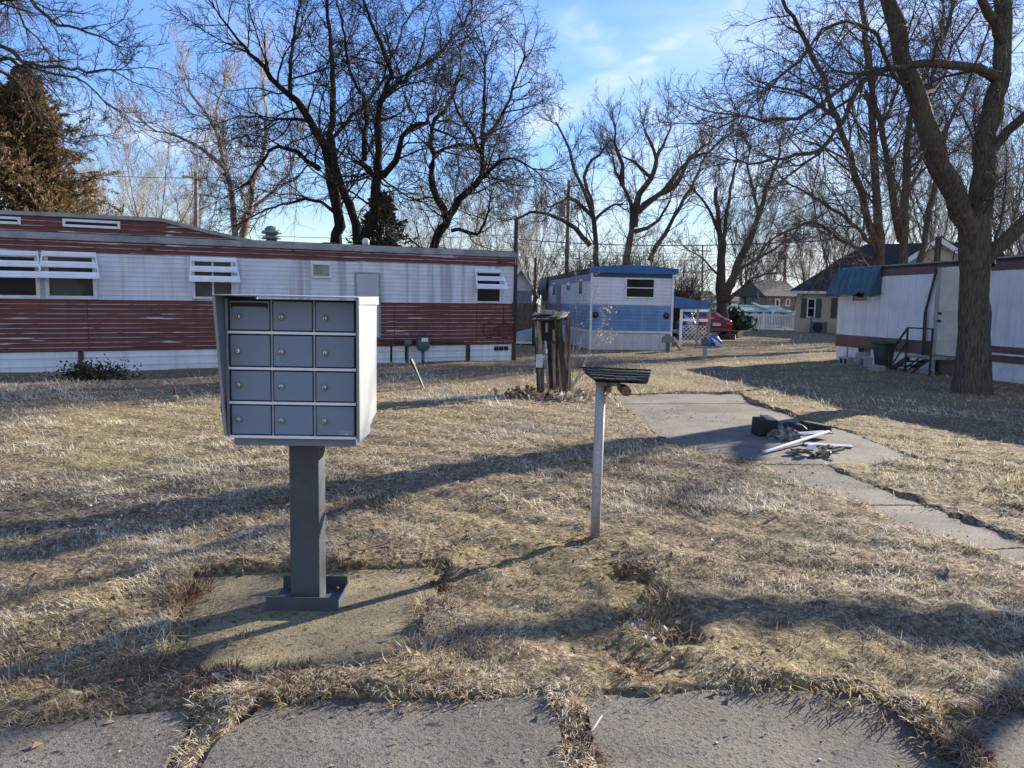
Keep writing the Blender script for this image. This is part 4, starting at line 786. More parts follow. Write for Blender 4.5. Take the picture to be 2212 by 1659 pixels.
MB().lathe([(.03, -.05), (.10, -.04), (.10, .02), (.04, .05)], (-.28, 0, .52), 'y', 12).build('regulator', M['meter'], gm, True)
# leaning marker
a = G(922, 843); b = P(889, 779, a.y-.05)
lm = thing('marker_post', 'leaning flat dark green marker post stuck in the grass below the gas meter', 'marker post', (a.x, a.y, 0))
mb = MB(); d = b-a; mb.bar((0, 0, -.1), d*.82, .12, .025, 0, (1, 0, .3)); mb.build('post', M['green_post'], lm)
mb = MB(); mb.bar(d*.83, d*1.05, .17, .035, 0, (1, 0, .3)); mb.build('sign_plate', M['green_post'], lm); mb = MB(); mb.bar(Vector((-.05, -.022, .02)), d*.8+Vector((-.05, -.022, 0)), .012, .006); mb.build('pale_edge', M['paper'], lm)
# clump of dead leaves/soil by the skirting
def clump(name, label, cat, p, w, h, mat, seed, n=260, leafs=.07):
    g = np.random.default_rng(seed); t = thing(name, label, cat, (p.x, p.y, 0))
    c = g.normal(0, 1, (n, 3))*np.array([w*.42, w*.3, h*.35]); c[:, 2] = np.abs(c[:, 2]); d = norm(g.normal(0, 1, (n, 3))); s = norm(np.cross(d, g.normal(0, 1, (n, 3)))); l = leafs*(.5+g.random(n))[:, None]
    V = np.stack([c, c+d*l*.6+s*l*.4, c+d*l*1.2, c+d*l*.5-s*l*.4], 1).reshape(-1, 3); o = np.arange(n)[:, None]*4; fastmesh('dead_leaves', V, o+np.array([0, 1, 2, 3]), mat, t, smooth=False)
    mb = MB()
    for i in range(14):
        a = g.random()*6.28; mb.tube([(g.normal(0, w*.2), g.normal(0, w*.1), -.02), (math.cos(a)*w*.3, math.sin(a)*w*.2, h*.5*g.random()), (math.cos(a)*w*.65, math.sin(a)*w*.4, h*(.3+.6*g.random()))], [.012, .008, .004], 4)
    mb.build('stem', M['twig_dark'], t); return t
clump('dead_bush', 'dark heap of dead leaves and twigs against the white skirting', 'dead plant', G(205, 815), .75, .34, m_blade('black_leaf', [(.1, (.012, .01, .009)), (.95, (.06, .045, .035))], .05), 71, 1500, .045)
# small bent stub in the lawn
s = G(378, 862); st = thing('pipe_stub', 'short bent rusty stub sticking out of the lawn left of the mailbox', 'pipe', (s.x, s.y, 0)); MB().tube([(0, 0, -.05), (0, 0, .13), (-.02, 0, .19), (-.05, -.01, .205)], [.02, .02, .018, .014], 7).build('pipe', M['rust'], st, True); MB().lathe([(.06, -.02), (.055, .03), (.03, .04)], (0, 0, .02), 'z', 8).build('collar', M['greywood'], st)

# ------------------------------------------------------------------ blue and white trailer
BA = P(1274, 761, 25.6); bb = P(1455, 761, 25.35)
BF = Frame((BA.x, BA.y, 0), R(5.6)); W = (bb-BA).length
bt_ = thing('mobile_home', 'faded blue and white trailer with a blue roof band, seen end on', 'mobile home', M=BF.M)
bp = lambda px, py, yo=0.0: BF.pix(px, py, yo)
zr, zf, zk, zw, zq = bp(1365, 573)[1], bp(1365, 591)[1], bp(1365, 600)[1], bp(1365, 659)[1], bp(1365, 715)[1]; ze_ = bp(1440, 581)[1]; LEN = 12.5; zt_ = bp(1365, 719)[1]
MB().box(0, W, 0, LEN, zw, zk).build('wall', M['bwhite'], bt_)
MB().box(-.01, W+.01, -.012, LEN, zq, zw).build('lower_wall', M['blue'], bt_)
MB().box(-.006, W+.006, -.008, LEN, zk, zf).build('dark_band', M['bluedk'], bt_)
pts = [(-.06, zf), (W+.14, zf), (W+.14, ze_)]+[(W+.14-(W+.2)*t, ze_+(zr-ze_)*math.sin(math.pi*t)**.8) for t in (.2, .4, .6, .8)]+[(-.06, ze_)]
MB().prism(pts, 'y', -.10, .14).build('fascia', M['bluetop'], bt_, bevel=.01)
MB().prism([(x*.985, z-.012) for x, z in pts], 'y', .14, LEN).build('roof', M['roof_dark'], bt_)
MB().box(-.03, .0, .15, LEN-.5, zk-.12, ze_-.02).build('side_band', M['bluetop'], bt_)
MB().box(-.025, W+.025, -.03, LEN, zt_, zq).build('trim_strip', M['white_trim'], bt_)
mb = MB(); mb.box(.02, W-.01, .02, .05, -.15, zt_); mb.box(0, .03, .05, LEN, -.15, zt_); mb.box(W-.04, W-.01, .05, LEN, -.15, zt_); mb.build('skirting', M['vskirt'], bt_)
for x in (0, W): MB().box(x-.035, x+.035, -.035, .03, -.1, zf).build('corner_strip', M['white_trim'], bt_)
(xa, za), (xb, zb) = bp(1354, 603), bp(1411, 642); window(xa, xb, zb, za, M['glass'], .05, horiz=bp(1380, 622)[1], parent=bt_)
for i, (px, py) in enumerate(((1286, 680), (1439, 682))):
    x, z = bp(px, py); l = MB().lathe([(.105, 0), (.105, -.03), (.085, -.05)], (x, -.012, z), 'y', 16).build('tail_lamp_ring', M['black'], bt_); MB().lathe([(.08, 0), (.075, -.02), (.03, -.035)], (x, -.06, z), 'y', 14).build('lens', paint('dark_red_lens', (.10, .012, .018), .3), l, True)
SF = Frame(BF.M @ Vector((0, 0, 0)), BF.ang-R(90))   # left flank: x runs from front to back along -x of this frame
def side_rect(px0, px1, py0, py1):
    o = SF.I @ Vector((0, 0, H)); res = []
    for px, py in ((px0, py0), (px1, py1)):
        d = SF.I.to_3x3() @ ray(px, py); t = -o.y/d.y; q = o+d*t; res.append((-q.x, q.z))
    return res
for p in ((1226, 1233, 610, 629), (1253, 1259.5, 604, 637), (1196, 1201, 612, 640)):
    (ya, za), (yb, zb) = side_rect(*p); ya, yb = sorted((ya, yb)); f = MB().box(-.035, .01, ya, yb, min(za, zb), max(za, zb)).build('window', M['white_trim'], bt_); MB().box(-.045, -.03, ya+.05, yb-.05, min(za, zb)+.05, max(za, zb)-.05).build('pane', M['glass'], f)
(ya, za), (yb, zb) = side_rect(1204, 1211, 606, 657); ya, yb = sorted((ya, yb)); MB().box(-.04, .01, ya, yb, .75, zk-.15).build('door', M['greywood'], bt_)
# grey tarp over the far end
(ya, za), (yb, zb) = side_rect(1186, 1162, 604, 640); y0_, y1_ = sorted((ya, yb)); y1_ = min(y1_, LEN)
tp = thing('tarp', 'dark grey tarp hanging over the far left end of the blue trailer', 'tarp', M=BF.M)
mb = MB(); n = 10
for i in range(n):
    a, b = y0_+(y1_-y0_)*i/n, y0_+(y1_-y0_)*(i+1)/n; za, zb = ze_-1.15+.5*abs(math.sin(i*1.3)), ze_-1.15+.5*abs(math.sin((i+1)*1.3)); oa, ob = .08+.05*(i % 2), .08+.05*((i+1) % 2)
    mb.hexa([(-oa-.15, a, za), (-oa-.13, a, za), (-ob-.13, b, zb), (-ob-.15, b, zb)], [(-.09, a, ze_+.02), (-.07, a, ze_+.02), (-.07, b, ze_+.02), (-.09, b, ze_+.02)])
mb.build('sheet', paint('dark_grey_tarp', (.07, .085, .09), .6, .3), tp)
# utility post, plank, conduit at its right corner
q = G(1440, 762); ub = thing('utility_post', 'short grey green utility box on a post by the right corner of the blue trailer', 'utility box', (q.x, q.y-.15, 0))
MB().box(-.06, .06, -.05, .05, -.05, .34).build('post', M['meter'], ub, bevel=.01); MB().prism([(-.19, .34), (.19, .34), (.19, .52), (.08, .56), (.06, .62), (-.06, .62), (-.08, .56), (-.19, .5)], 'y', -.08, .08).build('box', paint('weathered_green_box', (.16, .18, .15), .6), ub, bevel=.01)
a, b = G(1474, 757), P(1455, 731, 25.1); pk = thing('plank', 'dark plank leaning by the right corner of the blue trailer', 'plank', (a.x, a.y, 0)); MB().bar((0, 0, 0), b-a, .05, .14).build('board', M['tarred'], pk)
# blue lean-to roof beyond it
c = [P(1452, 641, 29), P(1534, 656, 29.9), P(1534, 672, 29.9), P(1452, 664, 29)]
cp = thing('carport', 'dark blue lean-to roof on posts behind the right side of the blue trailer', 'carport', (c[0].x, c[0].y, 0)); o = c[0].copy(); o.z = 0
q = [p-o for p in c]; dv = Vector((.3, 3.2, -.12))
MB().hexa([q[3], q[2], q[2]+dv*.02, q[3]+dv*.02], [q[0], q[1], q[1]+dv*.02, q[0]+dv*.02]).build('fascia', M['bluetop'], cp)
u = Vector((0, 0, .04)); MB().hexa([q[0], q[1], q[1]+dv, q[0]+dv], [q[0]+u, q[1]+u, q[1]+dv+u, q[0]+dv+u]).build('roof', M['bluetop'], cp)
for p in (q[2], q[2]+dv): MB().box(p.x-.08, p.x-.0, p.y+.08, p.y+.16, -.1, p.z+.2).build('post', M['greywood'], cp)
# deck with lattice rail
def lat(px, py): return P(px, py, 29.6)
lo = lat(1467, 746); dk = thing('deck', 'weathered white deck rail with criss-cross lattice beside the blue trailer', 'deck', (lo.x, lo.y, 0)); S_ = 29.6/F
def L_(px, py): p = lat(px, py); return Vector((p.x-lo.x, 0, p.z))
for px, w, yt in ((1469, .09, 668), (1504, .08, 665), (1529, .09, 666)): a, b = L_(px, 748), L_(px, yt); MB().box(a.x-w/2, a.x+w/2, -.05, .05, -.1, b.z).build('post', M['greywood'] if px > 1500 else M['picket'], dk)
for y in (670, 691): a, b = L_(1469, y), L_(1531, y); MB().box(a.x+.045, b.x, -.045, -.005, a.z-.05, a.z+.05).build('rail', M['picket'], dk)
mb = MB(); a, b = L_(1471, 744), L_(1527, 703); wd, ht = b.x-a.x, b.z-a.z; sp_ = .155
for s_, yy in ((1, -.03), (-1, -.015)):
    k = -ht
    while k < wd:
        t0, t1 = max(0, -k), min(ht, wd-k)
        if t1 > t0+.03:
            xa, xb = (a.x+k+t0, a.x+k+t1) if s_ == 1 else (b.x-k-t0, b.x-k-t1)
            mb.bar((xa, yy, a.z+t0), (xb, yy, a.z+t1), .012, .05, 0, (0, 1, 0))
        k += sp_
mb.build('lattice', M['picket'], dk)
mb = MB(); a, b = L_(1489, 691), L_(1505, 672); mb.bar((a.x, -.02, a.z), (b.x, -.02, b.z), .02, .06, 0, (0, 1, 0)); mb.build('brace', M['picket'], dk)
MB().box(0, 1.1, .1, 2.2, .45, .55).build('deck_floor', M['greywood'], dk)
for (px, py, yd, w, h, lab, mt) in ((1482, 700, 30.3, .75, .95, 'crumpled blue tarp bundle on the deck behind the lattice', 'tarpblue'), (1543, 742, 28.9, .55, .5, 'blue and white tarp heap on the ground in front of the red car', 'tarpblue')):
    p = P(px, 740, yd); t = thing('tarp', lab, 'tarp', (p.x, p.y, .5 if yd > 30 else 0)); mb = MB(); n, k = 14, 9; vs = []; g = random.Random(int(px))
    for i in range(k):
        f = i/(k-1); r = w*.5*math.cos(f*1.5)**.6
        for j in range(n): a = 6.283*j/n; rr = r*(1+.28*g.uniform(-1, 1)); vs.append((rr*math.cos(a), rr*.8*math.sin(a), f*h*(1+.12*g.uniform(-1, 1))))
    mb.add(vs, [(i*n+j, i*n+(j+1) % n, (i+1)*n+(j+1) % n, (i+1)*n+j) for i in range(k-1) for j in range(n)]+[list(range((k-1)*n, k*n))]); mb.build('sheet', M[mt], t)
    mb = MB()
    for i in range(4): mb.bar((-w*.1+i*.05-.12, -w*.43-i*.008, h*.75-i*.03), (w*.30+i*.07-.12, -w*.49-i*.01, .06), .05, .02)
    mb.build('white_fold', M['paper'], t)
# stub meter post out on the grass
q = G(1522, 778); mp = thing('meter_post', 'short grey meter post standing alone in the grass in front of the lattice', 'meter post', (q.x, q.y, 0))
MB().box(-.05, .05, -.05, .05, -.05, .46).build('post', M['block'], mp, bevel=.01); mb = MB(); mb.box(-.11, .11, -.09, .09, .42, .60); mb.build('box', M['meter'], mp, bevel=.03); MB().lathe([(.06, 0), (.05, .05), (.02, .06)], (0, 0, .60), 'z', 10).build('cap', M['meter'], mp)
# ------------------------------------------------------------------ white trailer on the right
a, b = G(1803, 778), G(2212, 833)
ang = math.atan2(b.y-a.y, b.x-a.x); WF = Frame((a.x, a.y, 0), ang); wp = lambda px, py, yo=0.0: WF.pix(px, py, yo)
wt = thing('mobile_home', 'white corrugated trailer with maroon bands behind the large tree', 'mobile home', M=WF.M)
WL = (b-a).length+3.6; z_r = wp(1960, 562)[1]; z_m = wp(1960, 578)[1]; z_b1 = wp(1990, 733)[1]; z_b0 = wp(1975, 755)[1]
z_r, z_m, z_b1, z_b0 = 2.62, 2.42, .78, .44
WD = 3.2
MB().box(0, WL, 0, WD, z_b1, z_m).build('wall', M['wtrail'], wt)
MB().box(-.012, WL, -.012, WD, z_m, z_r).build('upper_band', M['maroon'], wt); MB().box(-.012, WL, -.012, WD, z_b0, z_b1).build('lower_band', M['maroon'], wt)
MB().box(-.05, WL, -.04, WD+.04, z_r, z_r+.06).build('roof_edge', M['black'], wt, bevel=.015); MB().box(.02, WL, .05, WD-.05, z_r+.06, z_r+.10).build('roof', M['grey_trim'], wt)
xd0, xd1 = wp(2033, 650)[0], wp(2075, 650)[0]
sk = [(.02, .55), (.62, 1.1), (1.7, 2.25), (2.5, xd0-.1), (xd1+.25, WL)]
for p, q in sk: MB().hexa([(p, .03, -.1), (q, .02, -.1), (q, .05, -.1), (p, .06, -.1)], [(p, .02, z_b0-.006), (q, .02, z_b0-.006), (q, .05, z_b0-.006), (p, .05, z_b0-.006)]).build('skirting', M['white_trim'], wt)
MB().box(.03, WL, .2, WD, -.1, z_b0-.01).build('underbody', M['block'], wt)
MB().box(xd1+.6, WL, -.03, -.012, .59, .63).build('band_stripe', M['white_trim'], wt)
(xa, za), (xb, zb) = wp(1846, 617), wp(1876, 650); window(xa, xb, zb, za, M['glass2'], .05, parent=wt)
# door, frame, knobs and the dark split board beside it
zd0, zd1 = .46, z_r-.06
dr = MB().box(xd0, xd1+.1, -.05, .01, zd0, zd1).build('door', M['door'], wt, bevel=.01)
for z in (1.05, 1.75): MB().box(xd0+.12, xd1-.05, -.058, -.045, z-.25, z+.3).build('door_panel', M['door'], dr, bevel=.01)
for z in (1.28, 1.46): MB().lathe([(.03, 0), (.035, -.05), (.02, -.08)], (xd0+.09, -.05, z), 'y', 10).build('door_handle', M['iron'], dr, True)
MB().box(xd0-.16, xd0-.005, -.045, .01, zd0, zd1).build('door_frame', paint('grey_jamb', (.32, .31, .27), .7), wt)
mb = MB(); mb.bar((xd0-.16, -.06, z_r-.1), (xd0-.42, -.08, 1.5), .07, .02, 0, (0, 1, 0)); mb.bar((xd0-.42, -.08, 1.5), (xd0-.36, -.10, z_b0-.1), .10, .02, 0, (0, 1, 0)); mb.build('split_board', M['tarred'], wt)
x, _ = wp(2028, 540, .3); MB().box(x-.05, x+.05, .22, .32, z_r+.04, z_r+.72).build('mast', M['tarred'], wt)
mb = MB(); mb.tube([(x+.02, .25, z_r+.3), (x-.3, .3, z_r+.55), (x-.55, .3, z_r+.2), (x-.6, .3, z_r+.05)], .015, 5); mb.tube([(x+.5, .3, z_r+.05), (x+.55, .3, z_r+.35), (x+.75, .3, z_r+.35), (x+.8, .3, z_r+.05)], .018, 5); mb.build('vent_pipe', M['iron'], wt)
# green tarp over the window
(xa, _), (xb, _) = wp(1818, 600), wp(1909, 600)
tg = thing('tarp', 'dark blue green tarp draped like an awning over the window of the white trailer', 'tarp', M=WF.M); mb = MB(); n = 16; g = random.Random(5); pr = []
for i in range(n+1):
    t = i/n; x = xa-.05+(xb-xa)*t; ox = .03*math.sin(i*1.9)+.06*g.uniform(-1, 1); low = 1.96+.04*math.sin(i*1.1)+g.uniform(-.05, .05)+(-.1 if i in (0, n) else 0)
    pr.append([(x, .25, z_r+.08), (x, -.06, z_r+.075), (x-(.10 if i < 2 else 0)+g.uniform(-.03, .03), -.20+ox*.9*g.uniform(.2, 1), z_r-.2+g.uniform(-.05, .05)), (x-(.22 if i < 2 else 0), -.36+ox, low)])
for i in range(n):
    for k in range(3):
        A_, B_, C_, D_ = pr[i][k], pr[i+1][k], pr[i+1][k+1], pr[i][k+1]; e = .012
        mb.add([A_, B_, C_, D_]+[(p[0], p[1]+e, p[2]-e) for p in (A_, B_, C_, D_)], [(0,1,2,3),(7,6,5,4),(0,4,5,1),(3,2,6,7),(0,3,7,4),(1,5,6,2)])
l, r_ = pr[0], pr[-1]
for e in (l, r_): mb.add([e[1], e[2], e[3], (e[0][0], -.02, e[3][2]+.05)]+[(q[0]+.012, q[1], q[2]) for q in (e[1], e[2], e[3], (e[0][0], -.02, e[3][2]+.05))], [(0,1,2,3),(7,6,5,4),(0,4,5,1),(1,5,6,2),(2,6,7,3),(3,7,4,0)])
mb.build('sheet', M['tarp_green'], tg)
# stoop: platform, rails, stringers and treads; runs down along the wall towards the far end
sp = thing('steps', 'black iron steps and handrail up to the door of the white trailer', 'steps', M=WF.M)
x1 = xd1+.25; yo = -.80; zp = .40; xpl = wp(1961, 708, yo)[0]+.05; zt2 = wp(1961, 708, yo)[1]; xhr = wp(2016, 712, yo)[0]; xbt = wp(1916, 806, yo)[0]
MB().box(xpl, x1, yo, -.08, zp, zp+.05).build('platform', M['greywood'], sp)
for y in (yo+.05, -.2):
    mb = MB(); mb.bar((xpl, y, zp), (xbt, y, .0), .04, .12, 0, (0, 0, 1)); mb.build('stringer', M['iron'], sp)
for k in range(2): x = xpl+(xbt-xpl)*(.33+.33*k); z = zp-.13-.13*k; MB().box(x-.12, x+.10, yo+.05, -.2, z, z+.03).build('tread', M['iron'], sp)
for y in (yo, ):
    mb = MB(); mb.bar((xbt+.05, y, .45), (xpl-.05, y, zt2), .035, .035); mb.bar((xpl-.05, y, zt2), (xhr, y, zt2), .035, .035); mb.bar((xbt+.2, y, .2), (xpl-.05, y, zt2-.33), .025, .025); mb.bar((xpl-.05, y, zt2-.33), (xhr, y, zt2-.33), .025, .025); mb.build('handrail', M['iron'], sp)
    for x, zb_, zt3 in ((xbt+.06, -.05, .47), (xpl-.05, -.05, zt2), (xhr-.02, -.05, zt2)): MB().bar((x, y, zb_), (x, y, zt3), .035, .035).build('rail_post', M['iron'], sp)
mb = MB(); mb.bar((xpl+.1, yo+.02, 0), (x1-.1, yo+.02, zp), .03, .03); mb.bar((xpl+.4, yo+.02, zp), (xpl-.1, yo+.02, .1), .03, .03); mb.build('cross_brace', M['iron'], sp)
MB().box(xpl+.05, x1-.02, yo+.06, yo+.1, -.05, .14).build('plinth_board', M['greywood'], sp)
# bin and blocks
q = G(1913, 793); bn = thing('bin', 'dark green tapered bin standing against the white trailer left of the steps', 'bin', (q.x, q.y, 0), (0, 0, ang)); MB().hexa([(-.2, -.2, 0), (.2, -.2, 0), (.2, .2, 0), (-.2, .2, 0)], [(-.27, -.26, .62), (.27, -.26, .62), (.27, .26, .62), (-.27, .26, .62)]).build('body', M['bin'], bn, bevel=.03); MB().box(-.3, .3, -.29, .29, .615, .66).build('rim', M['bin'], bn, bevel=.02)
for i, (px, py, w, d, h, lab) in enumerate(((1828, 790, .36, .22, .24, 'broken grey air conditioner lying at the left end of the white trailer'), (1858, 792, .22, .2, .38, 'tall grey concrete block by the white skirting'), (1871, 795, .26, .22, .30, 'hollow grey concrete block beside the tall one'), (1893, 803, .42, .2, .16, 'low grey concrete slab in front of the green bin'))):
    q = G(px, py); t = thing('air_conditioner' if i == 0 else 'concrete_block', lab, 'air conditioner' if i == 0 else 'block', (q.x, q.y, 0), (0, 0, ang+rnd.uniform(-.3, .3)), group=None if i == 0 else 'concrete blocks by the white trailer')
    MB().box(-w/2, w/2, -d/2, d/2, 0, h).build('block', M['block'], t, bevel=.012)
    if i in (0, 2):
        mb = MB()
        for s in (-1, 1): mb.box(s*w*.22-w*.13, s*w*.22+w*.13, -d/2-.004, -d/2+.02, h*.25, h*.8)
        mb.build('grille' if i == 0 else 'hollow', M['black'], t)

# ------------------------------------------------------------------ beige house and the far background
hY = 49; c0 = P(1717, 711, hY); HF = Frame((c0.x, c0.y, 0), R(-33)); hz = P(1717, 634, hY).z
hs = thing('house', 'beige sided house with a dark hipped roof and shuttered window beyond the white trailer', 'house', M=HF.M); LW = 11.5; LD = 8.0
hpix = lambda px, py, yo=0.0: HF.pix(px, py, yo)
MB().box(0, LW, 0, LD, -.1, hz).build('wall', M['beige'], hs)
MB().box(-.35, LW+.3, -.35, LD+.3, hz, hz+.16).build('eave', M['white_trim'], hs)
rx, hp = hpix(1868, 528, LD/2)
mb = MB(); e = .38; b4 = [(-e, -e, hz+.17), (LW+e, -e, hz+.17), (LW+e, LD+e, hz+.17), (-e, LD+e, hz+.17)]; r1, r2 = (rx, LD/2, hp), (LW-1.0, LD/2, hp); mb.add(b4+[r1, r2], [(0,1,5,4),(1,2,5),(2,3,4,5),(3,0,4),(3,2,1,0)]); mb.build('roof', M['roof'], hs)
# cross gable to the right
a, b, p = hpix(1977, 550, -.8), hpix(2074, 550, -.8), hpix(2032, 514, -.8); b = (2*p[0]-a[0], a[1]); sl = (p[1]-a[1])/(p[0]-a[0]); k = a[1]-hz
a2, b2 = (a[0]-k/sl, hz), (b[0]+k/sl, hz)
MB().prism([a2, b2, p], 'y', -.8, LD/2).build('gable_wall', M['beige'], hs); MB().box(a2[0]+.3, b2[0]-.3, -.75, 0, -.1, hz).build('wing_wall', M['beige'], hs)
for s, q in ((0, a2), (1, b2)):
    d = Vector((p[0]-q[0], 0, p[1]-q[1])); nrm = Vector((-d.z, 0, d.x)).normalized()*(.10 if s == 0 else -.10); v = [Vector((q[0], -1.1, q[1]))-d*.06, Vector((p[0], -1.1, p[1]))]
    mb = MB(); y = Vector((0, LD/2+1.1, 0)); mb.hexa([v[0], v[1], v[1]+y, v[0]+y], [v[0]+nrm, v[1]+nrm, v[1]+nrm+y, v[0]+nrm+y]); mb.build('gable_roof', M['roof'], hs)
    mb = MB(); u = Vector((0, -.06, 0)); mb.hexa([v[0]+u-nrm*2.2, v[1]+u-nrm*2.2, v[1]-nrm*2.2, v[0]-nrm*2.2], [v[0]+u+nrm*.4, v[1]+u+nrm*.4, v[1]+nrm*.4, v[0]+nrm*.4]); mb.build('rake_board', M['white_trim'], hs)
(xa, za), (xb, zb) = hpix(1747, 647), hpix(1758, 684); window(xa, xb, zb, za, M['glass'], .07, horiz=(za+zb)/2, parent=hs)
for x in (xa-.42, xb+.1): MB().box(x, x+.32, -.05, .0, zb-.08, za+.08).build('shutter', M['shutter'], hs)
x, z = hpix(1803, 660); MB().box(x-.2, x+.15, -.05, 0, zb-.05, za+.1).build('shutter', M['shutter'], hs)
x, z = hpix(1774, 711); q = HF.M @ Vector((x, -.7, 0)); ac = thing('air_conditioner', 'dark air conditioner unit on the ground under the shuttered window', 'air conditioner', (q.x, q.y, 0), (0, 0, R(-33))); MB().box(-.4, .4, -.35, .35, 0, .72).build('case', M['meter'], ac, bevel=.04); MB().lathe([(.3, 0), (.3, -.03), (.05, -.04)], (0, -.35, .38), 'y', 14).build('fan_grille', M['black'], ac); MB().tube([(-.5, .1, 0), (-.5, .1, .9), (-.5, .4, 1.0)], .05, 6).build('pipe', M['meter'], ac)
def simple_house(name, label, cat, px0, px1, ybase, yeave, ypeak, Yd, wall, roof, dep=7, ridge='x', wins=(), rooflap=.3):
    a, b = P(px0, ybase, Yd), P(px1, ybase, Yd); w = b.x-a.x; ze, zp = P((px0+px1)/2, yeave, Yd).z, P((px0+px1)/2, ypeak, Yd+dep/2).z
    t = thing(name, label, cat, (a.x, Yd, 0)); MB().box(0, w, 0, dep, -.1, ze).build('wall', wall, t); e = rooflap
    if ridge == 'x': MB().prism([(-e, ze), (dep+e, ze), (dep/2, zp)], 'x', -e, w+e).build('roof', roof, t)
    else:
        MB().prism([(0, ze), (w, ze), (w/2, zp-.06)], 'y', 0, dep).build('gable_wall', wall, t)
        for s in (0, 1):
            x0, x1 = ((-e, w/2) if s == 0 else (w+e, w/2)); sl = (zp-ze)/(w/2); z0 = ze-e*sl; mb = MB(); mb.hexa([(x0, -e, z0), (x1, -e, zp), (x1, dep+e, zp), (x0, dep+e, z0)], [(x0, -e, z0+.12), (x1, -e, zp+.12), (x1, dep+e, zp+.12), (x0, dep+e, z0+.12)]); mb.build('roof', roof, t)
    for (p0, p1, y0, y1) in wins: q, r = P(p0, y0, Yd), P(p1, y1, Yd); f = MB().box(q.x-a.x, r.x-a.x, -.06, .0, r.z, q.z).build('window', M['white_trim'], t); MB().box(q.x-a.x+.12, r.x-a.x-.12, -.07, -.055, r.z+.12, q.z-.12).build('pane', M['glass'], f)
    return t
simple_house('house', 'small brown house with a grey roof behind the far crossarm pole', 'house', 1655, 1722, 700, 640, 607, 64, M['oldwood'], M['roof_dark'], 8, 'x', ((1674, 1684, 645, 663), (1697, 1706, 645, 662)))
simple_house('house', 'long low grey roofed house far behind the picket fence', 'house', 1572, 1662, 690, 651, 637, 84, M['beige'], M['roof2'], 8)
simple_house('shed', 'small pale shed beside the foot of the lopped twin trunk', 'shed', 1532, 1550, 700, 655, 645, 56, M['wall_white'], M['roof2'], 4, 'x')
simple_house('house', 'grey roofed house low behind the lopped twin trunk', 'house', 1478, 1548, 690, 648, 628, 75, M['hedge'] if False else M['greywood'], M['roof'], 8)
gr = simple_house('garage', 'white gabled garage with grey lower wall between the two trailers', 'garage', 1098, 1148, 700, 622, 590, 34, M['wall_white'], M['wall_white'], 6, 'y'); 
p0, p1 = P(1098, 700, 34), P(1148, 628, 34); MB().box(-.01, p1.x-p0.x+.01, -.02, 0, -.1, p1.z).build('lower_wall', M['wall_grey'], gr)
# brown board fence in front of the garage
a, b = P(1085, 700, 31), P(1160, 700, 31.5); fc = thing('board_fence', 'brown board fence below the white gabled garage', 'fence', (a.x, a.y, 0)); n = 12; top = P(1125, 654, 31).z
mb = MB()
for i in range(n): x = (b.x-a.x)*i/n; mb.box(x+.004, x+(b.x-a.x)/n-.004, -.012, .012, -.05, top+rnd.uniform(-.03, .03))
mb.build('board_panel', M['fencewood'], fc); MB().box(0, b.x-a.x, .012, .06, top-.35, top-.25).build('rail', M['fencewood'], fc)
a = G(1154, 705); a = P(1154, 705, 27); th = thing('thin_pole', 'thin black pole between the red and the blue trailers', 'pole', (a.x, a.y, 0)); mb = MB(); mb.tube([(0, 0, -.1), (0, 0, P(1154, 660, 27).z)], .075, 8); mb.tube([(0, 0, P(1154, 660, 27).z), (0, 0, P(1154, 557, 27).z)], .045, 8); mb.build('pole', M['tarred'], th)
p = P(1131, 706, 28.5); tc = thing('covered_boat', 'grey tarp-covered heap on the ground between the two trailers', 'tarp heap', (p.x, p.y, 0)); mb = MB(); mb.hexa([(-.45, -.6, .12), (.5, -.6, .12), (.5, .8, .12), (-.45, .8, .12)], [(-.25, -.4, .42), (.3, -.45, .62), (.45, .7, .62), (-.2, .7, .45)]); mb.build('sheet', M['greytarp'], tc, bevel=.08, seg=3); MB().box(-.3, .55, -.62, -.5, .06, .14).build('white_edge', M['paper'], tc); MB().box(-.4, .45, -.5, .7, -.02, .13).build('base', M['black'], tc)
# picket fence beyond the lawn
fa, fb = P(1597, 704, 53.5), P(1716, 707, 52.8); pf = thing('picket_fence', 'white picket fence beyond the lawn beside the beige house', 'fence', (fa.x, fa.y, 0)); d = fb-fa; zt3 = P(1650, 676, 53).z; n = 34; an = math.atan2(d.y, d.x); pf.rotation_euler = (0, 0, an); Ld = d.length
for z in (.25, zt3-.22): MB().box(0, Ld, .0, .05, z, z+.09).build('rail', M['picket'], pf)
for i in range(n):
    x = Ld*(i+.2)/n; h = zt3+.04*math.sin(i*.9); MB().prism([(x, .05), (x+.075, .05), (x+.075, h-.05), (x+.0375, h), (x, h-.05)], 'y', -.025, -.002).build('picket', M['picket'], pf)
for x in (0, Ld*.6, Ld): MB().box(x-.06, x+.06, .01, .13, -.05, zt3+.2).build('post', M['picket'], pf, bevel=.02)
# pale green corrugated shelter roof and hedge behind it
p = P(1580, 662, 56); q = P(1712, 672, 56); gs = thing('shelter', 'pale green panelled shelter roof behind the white picket fence', 'shelter', (p.x, 55.5, 0)); w = q.x-p.x
def zz(y, Yd=56): return P(1640, y, Yd).z
xs = [0, .18, .24, .62, .66, 1.0]
for i in range(5):
    xa, xb = w*xs[i], w*xs[i+1]-.03; up = .18*(i % 2); mb = MB(); mb.hexa([(xa, 0, zz(674)), (xb, 0, zz(674)), (xb-.5, 2.6, zz(661)+up), (xa-.7, 2.6, zz(660)+up)], [(xa, 0, zz(674)+.05), (xb, 0, zz(674)+.05), (xb-.5, 2.6, zz(661)+up+.05), (xa-.7, 2.6, zz(660)+up+.05)]); mb.build('roof_panel', M['mint'], gs)
for x in (.1, w*.5, w-.1):
    MB().box(x-.05, x+.05, .05, .15, -.1, zz(674)).build('post', M['picket'], gs)
